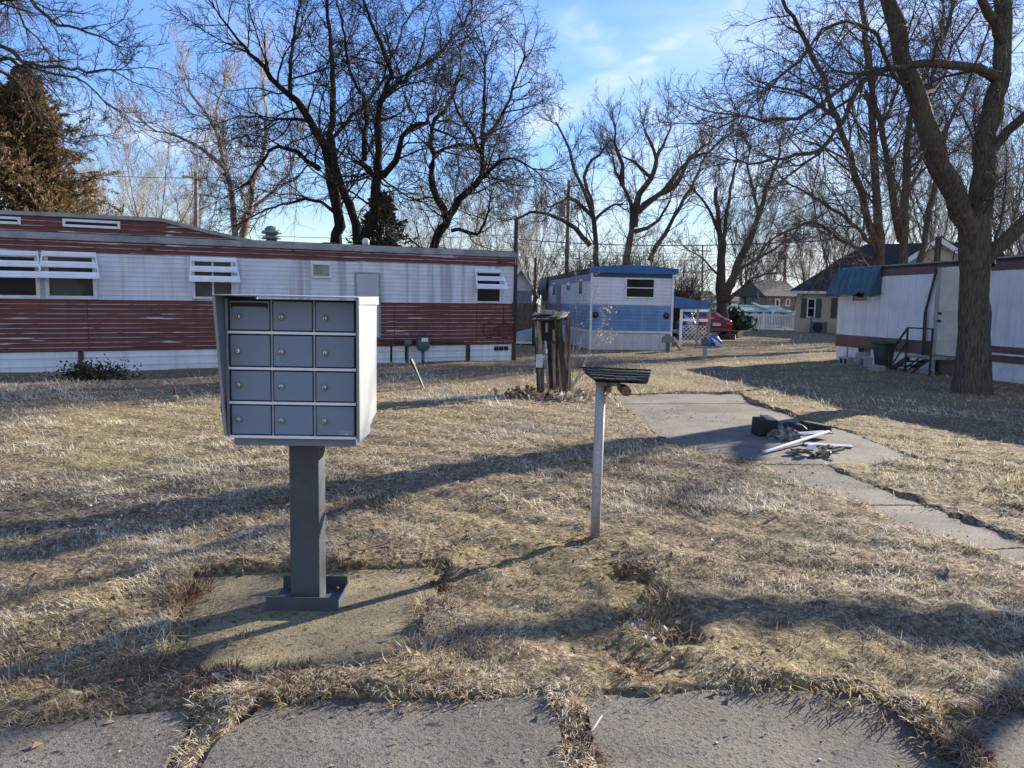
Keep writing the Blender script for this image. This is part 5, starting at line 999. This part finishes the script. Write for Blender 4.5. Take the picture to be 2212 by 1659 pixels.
MB().box(.05, w-.05, 2.3, 2.4, -.1, zz(668)).build('back_panel', M['bin'], gs)
p = P(1580, 705, 50.5); clump('hedge', 'dark green hedge at the left end of the white picket fence', 'hedge', p, 1.35, 1.75, M['hedge'], 72, 1500, .22)
# ------------------------------------------------------------------ red car
p = P(1546, 734, 35.6); car = thing('parked_car', 'dark red saloon parked with its tail towards the lawn beyond the lattice', 'car', (p.x, p.y, 0), (0, 0, R(8)))
def car_loft():
    """half sections along the length: y, (half width, z) points from sill to roof centre"""
    S = [(0.0, .70, .42, .78, .86, .62, .88, .0), (.12, .82, .34, .84, .93, .70, .95, .0), (.62, .86, .26, .88, .98, .72, 1.0, .0), (1.05, .87, .24, .89, .98, .66, 1.22, 1), (1.6, .87, .24, .89, .97, .58, 1.36, 1), (2.3, .87, .24, .89, .96, .58, 1.38, 1), (2.9, .87, .24, .88, .95, .62, 1.20, 1), (3.4, .86, .24, .87, .93, .68, .96, 0), (4.2, .82, .28, .82, .84, .66, .86, 0), (4.55, .66, .38, .70, .70, .55, .74, 0)]
    vs = []
    for y, ws, zs, wb, zb, wr, zr_, _ in S:
        half = [(ws, zs), (wb, zs+.22), (wb, zb-.12), (wb-.05, zb), (wr, zr_-.03), (wr*.6, zr_), (0, zr_+.015)]
        vs += [(-x, y, z) for x, z in half]+[(x, y, z) for x, z in half[-2::-1]]
    k = 13; n = len(S); fs = [(i*k+j, i*k+j+1, (i+1)*k+j+1, (i+1)*k+j) for i in range(n-1) for j in range(k-1)]
    fs += [list(range(k))[::-1], [(n-1)*k+j for j in range(k)]]+[(i*k+k-1, i*k, (i+1)*k, (i+1)*k+k-1) for i in range(n-1)]
    return vs, fs, S
vs, fs, S = car_loft(); mb = MB(); mb.add(vs, fs); body = mb.build('body', M['car'], car, True); sm = body.modifiers.new('round', 'SUBSURF'); sm.levels = sm.render_levels = 1
# rear window, side windows
mb = MB(); mb.hexa([(-.62, .63, 1.025), (.62, .63, 1.025), (.60, .66, 1.0), (-.60, .66, 1.0)], [(-.50, 1.50, 1.375), (.50, 1.50, 1.375), (.5, 1.52, 1.33), (-.5, 1.52, 1.33)]); mb.build('rear_window', m_glass('car_glass', (.10, .12, .15), (.16, .18, .2)), car)
for s in (-1, 1): mb = MB(); mb.hexa([(s*.825, .95, .99), (s*.825, 3.0, .97), (s*.80, 3.0, .97), (s*.80, .95, .99)], [(s*.63, 1.5, 1.30), (s*.63, 2.6, 1.30), (s*.6, 2.6, 1.30), (s*.6, 1.5, 1.30)]); mb.build('side_window', M['glass'], car)
for s in (-1, 1): MB().box(s*.60-.19, s*.60+.19, -.03, .12, .66, .84).build('tail_lamp', M['tail'], car, bevel=.04)
MB().box(-.19, .19, -.035, .0, .64, .77).build('licence_plate', M['plate'], car, bevel=.008); MB().box(-.76, .76, -.07, .1, .36, .56).build('bumper', M['car'], car, bevel=.05)
for s in (-1, 1):
    for y in (.85, 3.55): w_ = MB().lathe([(.20, -.10), (.30, -.10), (.315, -.06), (.315, .06), (.30, .10), (.20, .10)], (s*.79, y, .315), 'x', 20).build('wheel', M['tyre'], car, True); MB().lathe([(.19, -.02), (.19, .02), (.05, .03)], (s*.87, y, .315), 'x', 14).build('rim', M['alu'], w_)
# cut logs near the car
for px, py, r, l, a, lab in ((1598, 731, .20, .5, .5, 'pale cut log with its sawn face to the lawn right of the red car'), (1588, 735, .14, .8, 1.2, 'thinner cut log lying under the tail of the red car')):
    q = G(px, py); t = thing('cut_log', lab, 'log', (q.x, q.y, 0), (0, 0, a), group='cut logs by the red car'); MB().lathe([(r*.97, 0), (r, .03), (r*.95, l)], (0, 0, r*.9), 'y', 14).build('log', M['bark_brown'], t, True); MB().lathe([(r*.93, -.012), (r*.93, .0)], (0, 0, r*.9), 'y', 14).build('sawn_face', paint('sawn_wood', (.52, .36, .22), .8, .15), t)
# ------------------------------------------------------------------ utility poles and wires
def upole(label, px, ytop, Yd, arm=None, dia=.24, lean=0, armz=.35, tilt=0, mat=None):
    a, b = P(px, 660, Yd), P(px+lean, ytop, Yd); t = thing('utility_pole', label, 'utility pole', (a.x, a.y, 0), group='utility poles'); MB().tube([(0, 0, -.2), ((b.x-a.x)/2, 0, b.z/2), (b.x-a.x, 0, b.z)], [dia/2, dia*.45, dia*.36], 10).build('pole', mat or M['pole'], t, True)
    top = Vector((b.x-a.x, 0, b.z))
    if arm:
        w, yaw = arm; d = Vector((math.cos(yaw)*w/2, math.sin(yaw)*w/2, tilt)); c = top-Vector((0, .12, armz)); MB().bar(c-d, c+d, .10, .13).build('crossarm', mat or M['pole'], t)
        for s in (-.92, -.45, .45, .92): q = c+d*s; MB().lathe([(.02, 0), (.02, .1), (.045, .12), (.04, .2), (.01, .22)], (q.x, q.y, q.z+.06), 'z', 8).build('insulator', M['meter'], t)
    return t, Vector(t.location)+top
pa, ta = upole('weathered pole with a tilted wooden crossarm above the red trailer roof', 423, 374, 46, (1.6, .9), .30, 1, .3, 0, M['pole'])
pb, tb = upole('tall plain wooden pole with a grey box behind the blue trailer', 1222, 390, 44, None, .26, 7)
q = P(1214, 453, 43.8); loc = q-pb.location; MB().prism([(loc.x-.19, loc.z-.40), (loc.x+.19, loc.z-.40), (loc.x+.16, loc.z+.38), (loc.x-.16, loc.z+.34)], 'y', -.42, -.16).build('equipment_box', M['slate'], pb, bevel=.02)
pc, tc_ = upole('far pole with a long crossarm left of the dark roofed house', 1694, 503, 77, (3.0, .1), .34, 4, .1)
loc = P(1690, 552, 76.6)-pc.location; MB().lathe([(.2, -.4), (.34, -.35), (.34, .35), (.2, .42)], (loc.x-.1, -.4, loc.z), 'z', 12).build('transformer', M['meter'], pc, True); loc = P(1691, 521, 77)-pc.location; MB().box(loc.x-.7, loc.x+.7, -.3, -.2, loc.z-.06, loc.z+.06).build('lower_arm', M['pole'], pc)
pd, td = upole('farthest thin pole with a crossarm right of the blue trailer', 1517, 531, 92, (2.2, .2), .28, 1, .6)
q = P(1314, 517, 40); MB
def wire(label, a, b, sag, r=.012, n=16):
    t = thing('power_line', label, 'power line', tuple(a), group='power lines'); mb = MB(); d = b-a; mb.tube([d*(i/n)-Vector((0, 0, 4*sag*(i/n)*(1-i/n))) for i in range(n+1)], r, 4); mb.build('wire', M['iron'], t)
for k, (x0, y0, x1, y1, Y0, Y1, lab) in enumerate(((880, 533, 2230, 556, 80, 76, 'highest of the thin wires crossing behind the lopped twin trunk'), (880, 541, 2230, 562, 80, 76, 'second wire from the top behind the lopped twin trunk'), (880, 549, 2230, 568, 80, 76, 'third wire from the top behind the lopped twin trunk'),
     (1120, 517, 1680, 524, 44, 44, 'thick dark cable running low across the broom-tipped tree'), (200, 378, 680, 372, 46, 50, 'thin wire passing the top of the pole with the tilted crossarm'), (560, 508, 1110, 506, 50, 50, 'thin wire low behind the black stems'))):
    wire(lab, P(x0, y0, Y0), P(x1, y1, Y1), .25, .03 if k == 3 else .018)
# ------------------------------------------------------------------ cluster mailbox
base = G(659, 1302); mx = thing('cluster_mailbox', 'grey twelve-door cluster mailbox on a dark square post in the foreground', 'mailbox', (base.x, base.y+.07, -.012), (0, 0, R(1.2)))
MF = Frame(mx.location, R(1.2)); FY = -.24      # door plane, local y
mpx = lambda px, py, yo=FY: MF.pix(px, py, yo)
xl, _ = mpx(495, 800); xr, _ = mpx(769.5, 800); _, zt0 = mpx(632, 647); _, zb0 = mpx(632, 945); _, zs0 = mpx(632, 966)
w = (xr-xl); hgt = zt0-zb0; D2 = .22
MB().box(xl, xr, FY+.012, D2, zb0, zt0).build('cabinet', M['mbox'], mx, bevel=.004)
MB().box(xl+.006, xr-.006, FY+.03, D2-.02, zs0, zb0).build('lower_skirt', M['mbox'], mx, bevel=.004)
cols_ = [xl+(xr-xl)*t for t in (0, .338, .670, 1.0)]
ys = [647, 719.5, 797, 871, 944]; rows = [mpx(632, y)[1] for y in ys]
MB().box(xl+.002, xr-.002, FY+.0085, FY+.0125, zb0+.002, zt0-.002).build('recess', M['black'], mx)
k = 0
for r in range(4):
    zt1, zb1 = rows[r]-.004-(.005 if r == 0 else .009), rows[r+1]+.0115
    for c in range(3):
        x0, x1 = cols_[c]+.0085, cols_[c+1]-.0085
        d = MB().box(x0, x1, FY-.004, FY+.014, zb1, zt1).build('door', M['mbox'], mx, bevel=.003)
        lx, lz = mpx(*[[(517, 683), (609, 685), (703, 688)], [(516, 757.5), (610, 760), (703, 762.5)], [(517, 831), (610, 834), (702, 836)], [(517, 905), (610, 907.5), (702, 909)]][r][c])
        g_ = MB().lathe([(.0145, .0), (.0155, -.003), (.0125, -.007), (.0125, -.009)], (lx, FY-.004, lz), 'y', 20).build('lock_ring', M['grey_trim'], d, True)
        MB().lathe([(.0105, 0), (.0105, -.006), (.008, -.010), (.002, -.0105)], (lx, FY-.012, lz), 'y', 18).build('lock', M['brass'] if (r, c) != (1, 0) else paint('bright_lock', (.80, .74, .62), .3, .1, 20, 0, .5), g_, True)
        MB().box(lx-.0018, lx+.0018, FY-.0242, FY-.0222, lz-.005, lz+.005).build('keyhole', M['black'], g_)
        if r == 0 and c == 0:
            (sa, za), (sb, zb_) = mpx(499, 653), mpx(579, 665); MB().box(sa, sb, FY-.007, FY+.01, zb_+.004, za).build('mail_slot', M['black'], d, bevel=.003)
            for sx in (sa+.004, sb-.004): MB().box(sx-.003, sx+.003, FY-.009, FY, zb_-.004, zb_+.006).build('slot_hinge', M['black'], d)
        if r == 3 and c == 2:
            (sa, za), (sb, zb_) = mpx(734, 930), mpx(763, 940); e = MB().box(sa, sb, FY-.0055, FY-.003, zb_, za).build('maker_plate', paint('plate_grey', (.24, .27, .31), .4), d); m_ = (sa+sb)/2
            MB().prism([(sa+.003, za-.005), (m_-.002, za-.008), (m_+.002, za-.008), (sb-.003, za-.005), (m_, za-.012)], 'y', -.0062+FY, -.005+FY).build('emblem', M['slate'], e); MB().box(m_-.008, m_+.009, FY-.0064, FY-.005, zb_+.002, zb_+.0055).build('emblem', M['paper'], e)
for r in range(1, 5):
    z = rows[r]; MB().box(xl-.001, xr+.001, FY-.013, FY+.012, z-.006, z+.006).build('ledge', M['alu'], mx, bevel=.002)
for c in (1, 2): MB().box(cols_[c]-.0032, cols_[c]+.0045, FY-.0015, FY+.013, zb0+.007, zt0-.004).build('divider', M['grey_trim'], mx)
# outer shell: side sheets that stand proud of the doors, more so at the top, and a thin lid
def shell_side(s, tag_):
    xo = xl-.010 if s < 0 else xr+.016; fl = .010 if s < 0 else .010
    ft, fb = -.10, -.03
    if s < 0: ft, fb = -.118, -.035
    ztop, zbot = zt0+.012, zb0+(.012 if s < 0 else -.012)
    n = 10; mb = MB(); 
    for i in range(n):
        a, b = i/n, (i+1)/n
        def row(t):
            z = zbot+(ztop-zbot)*t; f = FY+fb+(ft-fb)*min(1, t*1.05)
            bow = -.010*math.exp(-((t-.18)/.10)**2) if s < 0 else .0
            zb_back = z if s < 0 else (z+.07*(1-t))
            off_ = s*fl*(1.0)*t
            return (xo+off_+bow*s*-1, f, z), (xo, D2+.02, zb_back)
        (p0, q0), (p1, q1) = row(a), row(b); e = Vector((s*.004, 0, 0))
        P0, Q0, P1, Q1 = map(Vector, (p0, q0, p1, q1)); mb.hexa([P0, P0+e, Q0+e, Q0] if s > 0 else [P0+e, P0, Q0, Q0+e], [P1, P1+e, Q1+e, Q1] if s > 0 else [P1+e, P1, Q1, Q1+e])
    mb.build('side_panel', M['mshell'] if s > 0 else M['mbox'], mx)
    mb = MB()   # folded front lip
    t0 = Vector((xo+s*fl, FY+ft, ztop)); t1 = Vector((xo, FY+fb, zbot)); mb.bar(t0, t1, .010, .012, 0, (1, 0, 0)); mb.build('edge_lip', M['mshell'], mx)
shell_side(-1, 'l'); shell_side(1, 'r')
MB().box(xl-.014, xl-.001, FY-.006, FY+.03, zb0, zt0).build('door_jamb', M['grey_trim'], mx, bevel=.003); MB().box(xr+.001, xr+.013, FY-.006, FY+.03, zb0, zt0).build('door_jamb', M['grey_trim'], mx, bevel=.003)
mb = MB(); a, b = xl-.026, xr+.031; z = zt0+.013
mb.hexa([(a, FY-.125, z), (b, FY-.11, z-.002), (b, D2+.022, z), (a, D2+.022, z)], [(a, FY-.125, z+.004), (b, FY-.11, z+.002), (b, D2+.022, z+.010), (a, D2+.022, z+.010)]); mb.build('lid', M['grey_trim'], mx)
MB().box(xr+.0305, xr+.0325, FY-.095, D2+.01, zt0-.018, zt0+.012).build('lid_flange', M['mshell'], mx)
# post and its base of two angle irons
pw = .146; MB().box(-pw/2, pw/2, -pw/2, pw/2, .0, zs0+.02).build('post', M['mpost'], mx, bevel=.006)
for s in (-1, 1):
    y = s*.15; mb = MB(); mb.box(-.17, .17, y-.006 if s < 0 else y-.002, y+.002 if s < 0 else y+.006, .0, .072); mb.build('base_angle', M['mpost'], mx)
mb = MB(); mb.box(-.17, .17, -.148, .148, -.0, .008); mb.build('base_plate', M['mpost'], mx)
mb = MB(); mb.box(.17, .176, -.156, .156, 0, .04); mb.build('base_rib', M['mpost'], mx)
for x, y in ((.125, -.105), (.125, .105), (-.125, .105), (-.125, -.105)): MB().lathe([(.012, .008), (.012, .02), (.008, .03)], (x, y, 0), 'z', 6).build('anchor_bolt', M['rust'], mx)

# ------------------------------------------------------------------ white pole with a shingled tray
b0 = G(1285, 1166); top = P(1299, 832, b0.y)
fp = thing('pole_shelf', 'worn white pole carrying a small tray of black shingles in the lawn', 'pole shelf', (b0.x, b0.y, 0)); d = top-b0; d.z = top.z
d.y = .02
MB().tube([(0, 0, -.05), tuple(d*.5), tuple(d)], [.032, .032, .033], 16).build('pole', M['whitepole'], fp, True)
q = P(1330, 832, b0.y-.02)-b0; q.z = P(1330, 832, b0.y).z
MB().box(d.x-.035, d.x+.115, -.03, .05, d.z-.004, d.z+.03).build('bracket', M['greywood'], fp, bevel=.004)
tl = [P(x, y, Yo)-Vector((b0.x, b0.y, 0)) for x, y, Yo in ((1285, 824, b0.y-.12), (1400, 829, b0.y-.12), (1408, 809, b0.y+.20), (1256, 802, b0.y+.20))]
n = 6; rows_ = 5; mb = MB()
for r in range(rows_):
    for c in range(5):
        u0, u1 = c/5+rnd.uniform(-.02, .0), (c+1)/5-.008; v0, v1 = r/rows_, (r+1)/rows_+.1
        def at_(u, v): return (tl[0]*(1-u)+tl[1]*u)*(1-v)+(tl[3]*(1-u)+tl[2]*u)*v
        e = Vector((0, 0, .012)); l = Vector((0, 0, .008*(r+1)*.7+rnd.uniform(0, .006))); mb.hexa([at_(u0, v0)+l, at_(u1, v0)+l, at_(u1, v1)+l*.5, at_(u0, v1)+l*.5], [at_(u0, v0)+l+e, at_(u1, v0)+l+e, at_(u1, v1)+l*.5+e, at_(u0, v1)+l*.5+e])
mb.build('shingles', M['shingle_blk'], fp)
e = Vector((0, 0, -.004)); ins = [p+(sum(tl, Vector())/4-p)*.05 for p in tl]; MB().hexa([p+e for p in ins], [p-Vector((0, 0, .004)) for p in ins]).build('tray', M['tarred'], fp)
q = P(1349, 842, b0.y+.02)-Vector((b0.x, b0.y, 0)); MB().lathe([(.030, -.10), (.032, -.06), (.031, .12), (.028, .13)], q, 'y', 14).build('round_log', M['log'], fp, True)
q = P(1312, 838, b0.y+.02)-Vector((b0.x, b0.y, 0)); MB().box(q.x-.012, q.x+.014, -.09, .06, q.z-.018, q.z+.018).build('block', M['log'], fp)

# ------------------------------------------------------------------ derelict meter stand
b0 = G(1193, 852); Yb = b0.y; kx = Yb/F
ds = thing('meter_stand', 'derelict stand of charred wooden boards and pipes with leaves at its foot', 'meter stand', (b0.x, b0.y, 0))
def dp(px, py, dy=0.0): p = P(px, py, Yb+dy); return Vector((p.x-b0.x, dy, p.z))
def board(name, p, q, w, th, mat, dy=0.0, dy2=None):
    MB().bar(dp(*p, dy)+Vector((0, 0, -.03 if p[1] > 845 else 0)), dp(*q, dy if dy2 is None else dy2), w, th, 0, (0, 1, 0)).build(name, mat, ds)
board('board', (1172, 850), (1160, 684), .10, .03, M['oldwood'], -.16); board('board', (1222, 852), (1206, 684), .09, .03, M['tarred'], -.15); board('board', (1228, 848), (1226, 676), .09, .04, M['oldwood'], .16)
board('board', (1206, 846), (1200, 690), .16, .025, M['oldwood'], .10); board('board', (1192, 846), (1188, 690), .12, .025, M['tarred'], .17); board('board', (1168, 846), (1160, 690), .12, .025, M['tarred'], .17)
board('board', (1212, 848), (1207, 700), .05, .03, M['oldwood'], .02); board('board', (1198, 848), (1196, 712), .04, .03, M['oldwood'], -.05)
board('rail', (1166, 741), (1212, 738), .05, .03, M['tarred'], -.10); board('rail', (1152, 690), (1226, 688), .05, .03, M['tarred'], -.2)
MB().tube([dp(1185, 850, -.12)-Vector((0, 0, .04)), dp(1178, 736, -.12)], .022, 8).build('pipe', M['whitepole'], ds, True)
MB().tube([dp(1181, 718, -.06), dp(1181, 696, -.06)], .024, 8).build('glass_tube', M['whitepole'], ds, True)
MB().tube([dp(1216, 848, -.1)-Vector((0, 0, .04)), dp(1204, 700, -.1)], .012, 6).build('conduit', M['greywood'], ds, True)
MB().box(dp(1166, 725).x-.01, dp(1196, 725).x, -.02, .12, dp(1180, 736).z, dp(1180, 690).z).build('meter_box', M['black'], ds, bevel=.01)
a = dp(1165, 780, -.2); MB().box(a.x-.055, a.x+.055, -.21, -.17, dp(1170, 792).z, dp(1170, 764).z).build('switch_box', paint('dirty_white_box', (.50, .52, .54), .5, .3, 6), ds, bevel=.006)
mb = MB(); c4 = [dp(1150, 690, -.26), dp(1218, 689, -.26), dp(1230, 676, .26), dp(1160, 679, .26)]; u = Vector((0, 0, .02)); mb.hexa(c4, [p+u for p in c4]); mb.build('roof_board', M['oldwood'], ds)
mb = MB()
for i in range(5): t = i/5; p = c4[0].lerp(c4[1], t); q = c4[3].lerp(c4[2], t); mb.bar(p+u*1.7, q+u*1.7, .07, .012)
mb.build('shingle', M['shingle_blk'], ds)
a = dp(1184, 678, -.05); MB().box(a.x-.13, a.x+.11, -.14, .04, a.z-.01, a.z+.06).build('brick', M['greywood'], ds, bevel=.006)
# leaves and dry stems around it
clump('leaf_pile', 'russet heap of fallen leaves around the foot of the derelict meter stand', 'leaf pile', G(1195, 858), .95, .14, M['leaf'], 73, 700, .075)
def weed(label, px, py, tips, seed):
    b = G(px, py); t = thing('dry_weed', label, 'dry weed', (b.x, b.y, 0)); mb = MB(); g = random.Random(seed)
    for (tx, ty) in tips:
        e = P(tx, ty, b.y+g.uniform(-.3, .3))-Vector((b.x, b.y, 0)); m = e*.5+Vector((g.uniform(-.05, .05), 0, .06)); pts = [Vector((g.uniform(-.05, .05), 0, -.02)), m, e]; mb.tube(pts, [.008, .006, .003], 4)
        for k in range(9):
            s = m.lerp(e, g.random()); v = Vector((g.uniform(-1, 1), g.uniform(-1, 1), g.uniform(.1, 1)))*.16; mb.tube([s, s+v*.6, s+v], [.004, .003, .002], 3)
    mb.build('stem', M['twig_tan'], t)
    V = []; 
    gg = np.random.default_rng(seed); c = []
    for (tx, ty) in tips[:5]:
        e = np.array(P(tx, ty, b.y)-Vector((b.x, b.y, 0))); c.append(e+gg.normal(0, .06, (16, 3)))
    c = np.concatenate(c); d = norm(gg.normal(0, 1, c.shape)); s = norm(np.cross(d, gg.normal(0, 1, c.shape))); V = np.stack([c, c+d*.03+s*.012, c+d*.055, c+d*.03-s*.012], 1).reshape(-1, 3); o = np.arange(len(c))[:, None]*4
    fastmesh('seed_head', V, o+np.array([0, 1, 2, 3]), M['tuft'], t, smooth=False)['kind'] = 'stuff'
weed('tall tan dry weed leaning right between the meter stand and the pole shelf', 1232, 838, [(1316, 668), (1308, 690), (1296, 720), (1268, 800), (1318, 722), (1255, 740), (1340, 745)], 1)
weed('thin dry stems rising just right of the derelict meter stand', 1236, 800, [(1245, 590), (1294, 600), (1236, 660), (1262, 640), (1250, 700)], 2)
# ------------------------------------------------------------------ debris on the driveway
def deb(name, label, cat, px, py, rot=0): q = G(px, py); return thing(name, label, cat, (q.x, q.y, .006), (0, 0, rot))
t = deb('crate', 'black open crate with a grey plate leaning on it on the driveway', 'crate', 1652, 941, .15); 
MB().hexa([(-.125, -.10, 0), (.115, -.10, 0), (.125, .14, 0), (-.115, .14, 0)], [(-.115, -.10, .20), (.125, -.10, .19), (.13, .14, .20), (-.11, .14, .21)]).build('body', M['black'], t, bevel=.02)
MB().hexa([(-.03, -.06, .20), (.14, -.10, .17), (.14, .1, .18), (-.03, .1, .21)], [(-.04, -.05, .23), (.06, -.06, .225), (.08, .08, .23), (-.04, .08, .24)]).build('plate', M['greywood'], t, bevel=.006)
def bar_thing(name, label, cat, p, q, w, h, mat, z=.02, z2=None):
    a, b = G(*p), G(*q); t = thing(name, label, cat, (a.x, a.y, 0)); d = b-a; MB().bar((0, 0, z), (d.x, d.y, z if z2 is None else z2), w, h).build('board' if 'board' in name or 'plank' in name else 'body', mat, t, bevel=.004); return t
bar_thing('pipe', 'long white plastic strip lying across the driveway debris', 'pipe', (1652, 982), (1790, 948), .04, .02, M['paper'], .03, .09)
bar_thing('board', 'blue grey board lying flat on the driveway behind the white strip', 'board', (1722, 951), (1788, 946), .16, .02, M['slate'], .07)
bar_thing('board', 'bent grey board lying at the right side of the debris', 'board', (1735, 962), (1840, 968), .14, .015, M['slate'], .02)
bar_thing('log', 'dark stubby log lying at the right edge of the driveway', 'log', (1732, 924), (1790, 936), .10, .09, M['tarred'], .05)
bar_thing('board', 'small pale shard in front of the debris heap', 'board', (1735, 988), (1775, 982), .08, .012, M['slate'], .012); bar_thing('board', 'pale blue grey shard nearest the lawn in front of the debris heap', 'board', (1776, 981), (1810, 979), .07, .012, paint('pale_shard', (.48, .56, .60), .6), .012)
t = deb('rag', 'crumpled dark rag heap left of the white strip', 'rag', 1697, 950); mb = MB(); g = random.Random(3); n, k_ = 12, 6; vs = []
for i in range(k_):
    f = i/(k_-1); r = .17*math.cos(f*1.45)**.5
    for j in range(n): a = 6.283*j/n; rr = r*(1+.3*g.uniform(-1, 1)); vs.append((rr*math.cos(a)*1.1, rr*.8*math.sin(a), f*.13*(1+.3*g.uniform(-1, 1))))
mb.add(vs, [(i*n+j, i*n+(j+1) % n, (i+1)*n+(j+1) % n, (i+1)*n+j) for i in range(k_-1) for j in range(n)]+[list(range((k_-1)*n, k_*n))]); mb.build('cloth', paint('mottled_cloth', (.05, .045, .04), .9, .5, 25, .3, c2=(.30, .27, .22)), t)
t = deb('dark_bag', 'flattened black bag between the crate and the dark log', 'bag', 1712, 931); MB().hexa([(-.19, -.1, 0), (.2, -.1, 0), (.18, .12, 0), (-.16, .12, 0)], [(-.1, -.05, .10), (.12, -.05, .08), (.1, .07, .09), (-.08, .07, .11)]).build('bag', M['black'], t, bevel=.03, seg=3)
t = deb('scrap_heap', 'little heap of dark scrap with a white fragment below the white strip', 'scrap', 1752, 986); mb = MB()
for i in range(14): a = g.random()*6.28; c = Vector((g.uniform(-.14, .22), g.uniform(-.08, .1), g.uniform(.01, .07))); mb.bar(c, c+Vector((math.cos(a)*.12, math.sin(a)*.08, g.uniform(-.02, .05))), .05, .025)
mb.build('fragment', M['oldwood'], t); MB().hexa([(-.06, -.02, .07), (.03, -.03, .07), (.03, .03, .09), (-.05, .03, .08)], [(-.04, -.02, .12), (.04, -.03, .13), (.04, .02, .13), (-.03, .02, .12)]).build('white_fragment', M['paper'], t)
# twig and pale pebbles on the pavement
a, b = G(1262, 1598), G(1300, 1556); t = thing('fallen_twig', 'pale twig lying on the pavement beside the middle joint', 'twig', (a.x, a.y, -.002)); MB().tube([(0, 0, .005), ((b-a).x*.5+.004, (b-a).y*.5, .012), ((b-a).x, (b-a).y, .02)], [.003, .004, .002], 6).build('stick', M['twig_pale'], t, True)
for px, py, lab in ((1547, 1604, 'white pebble on the pavement right of the middle joint'), (1770, 1640, 'small pale pebble near the bottom of the right pavement panel')):
    q = G(px, py); t = thing('pebble', lab, 'pebble', (q.x, q.y, -.004), group='pebbles on the pavement'); MB().lathe([(.003, .0), (.006, .002), (.005, .005), (.002, .006)], (0, 0, 0), 'z', 9).build('stone', M['whitepole'], t, True)
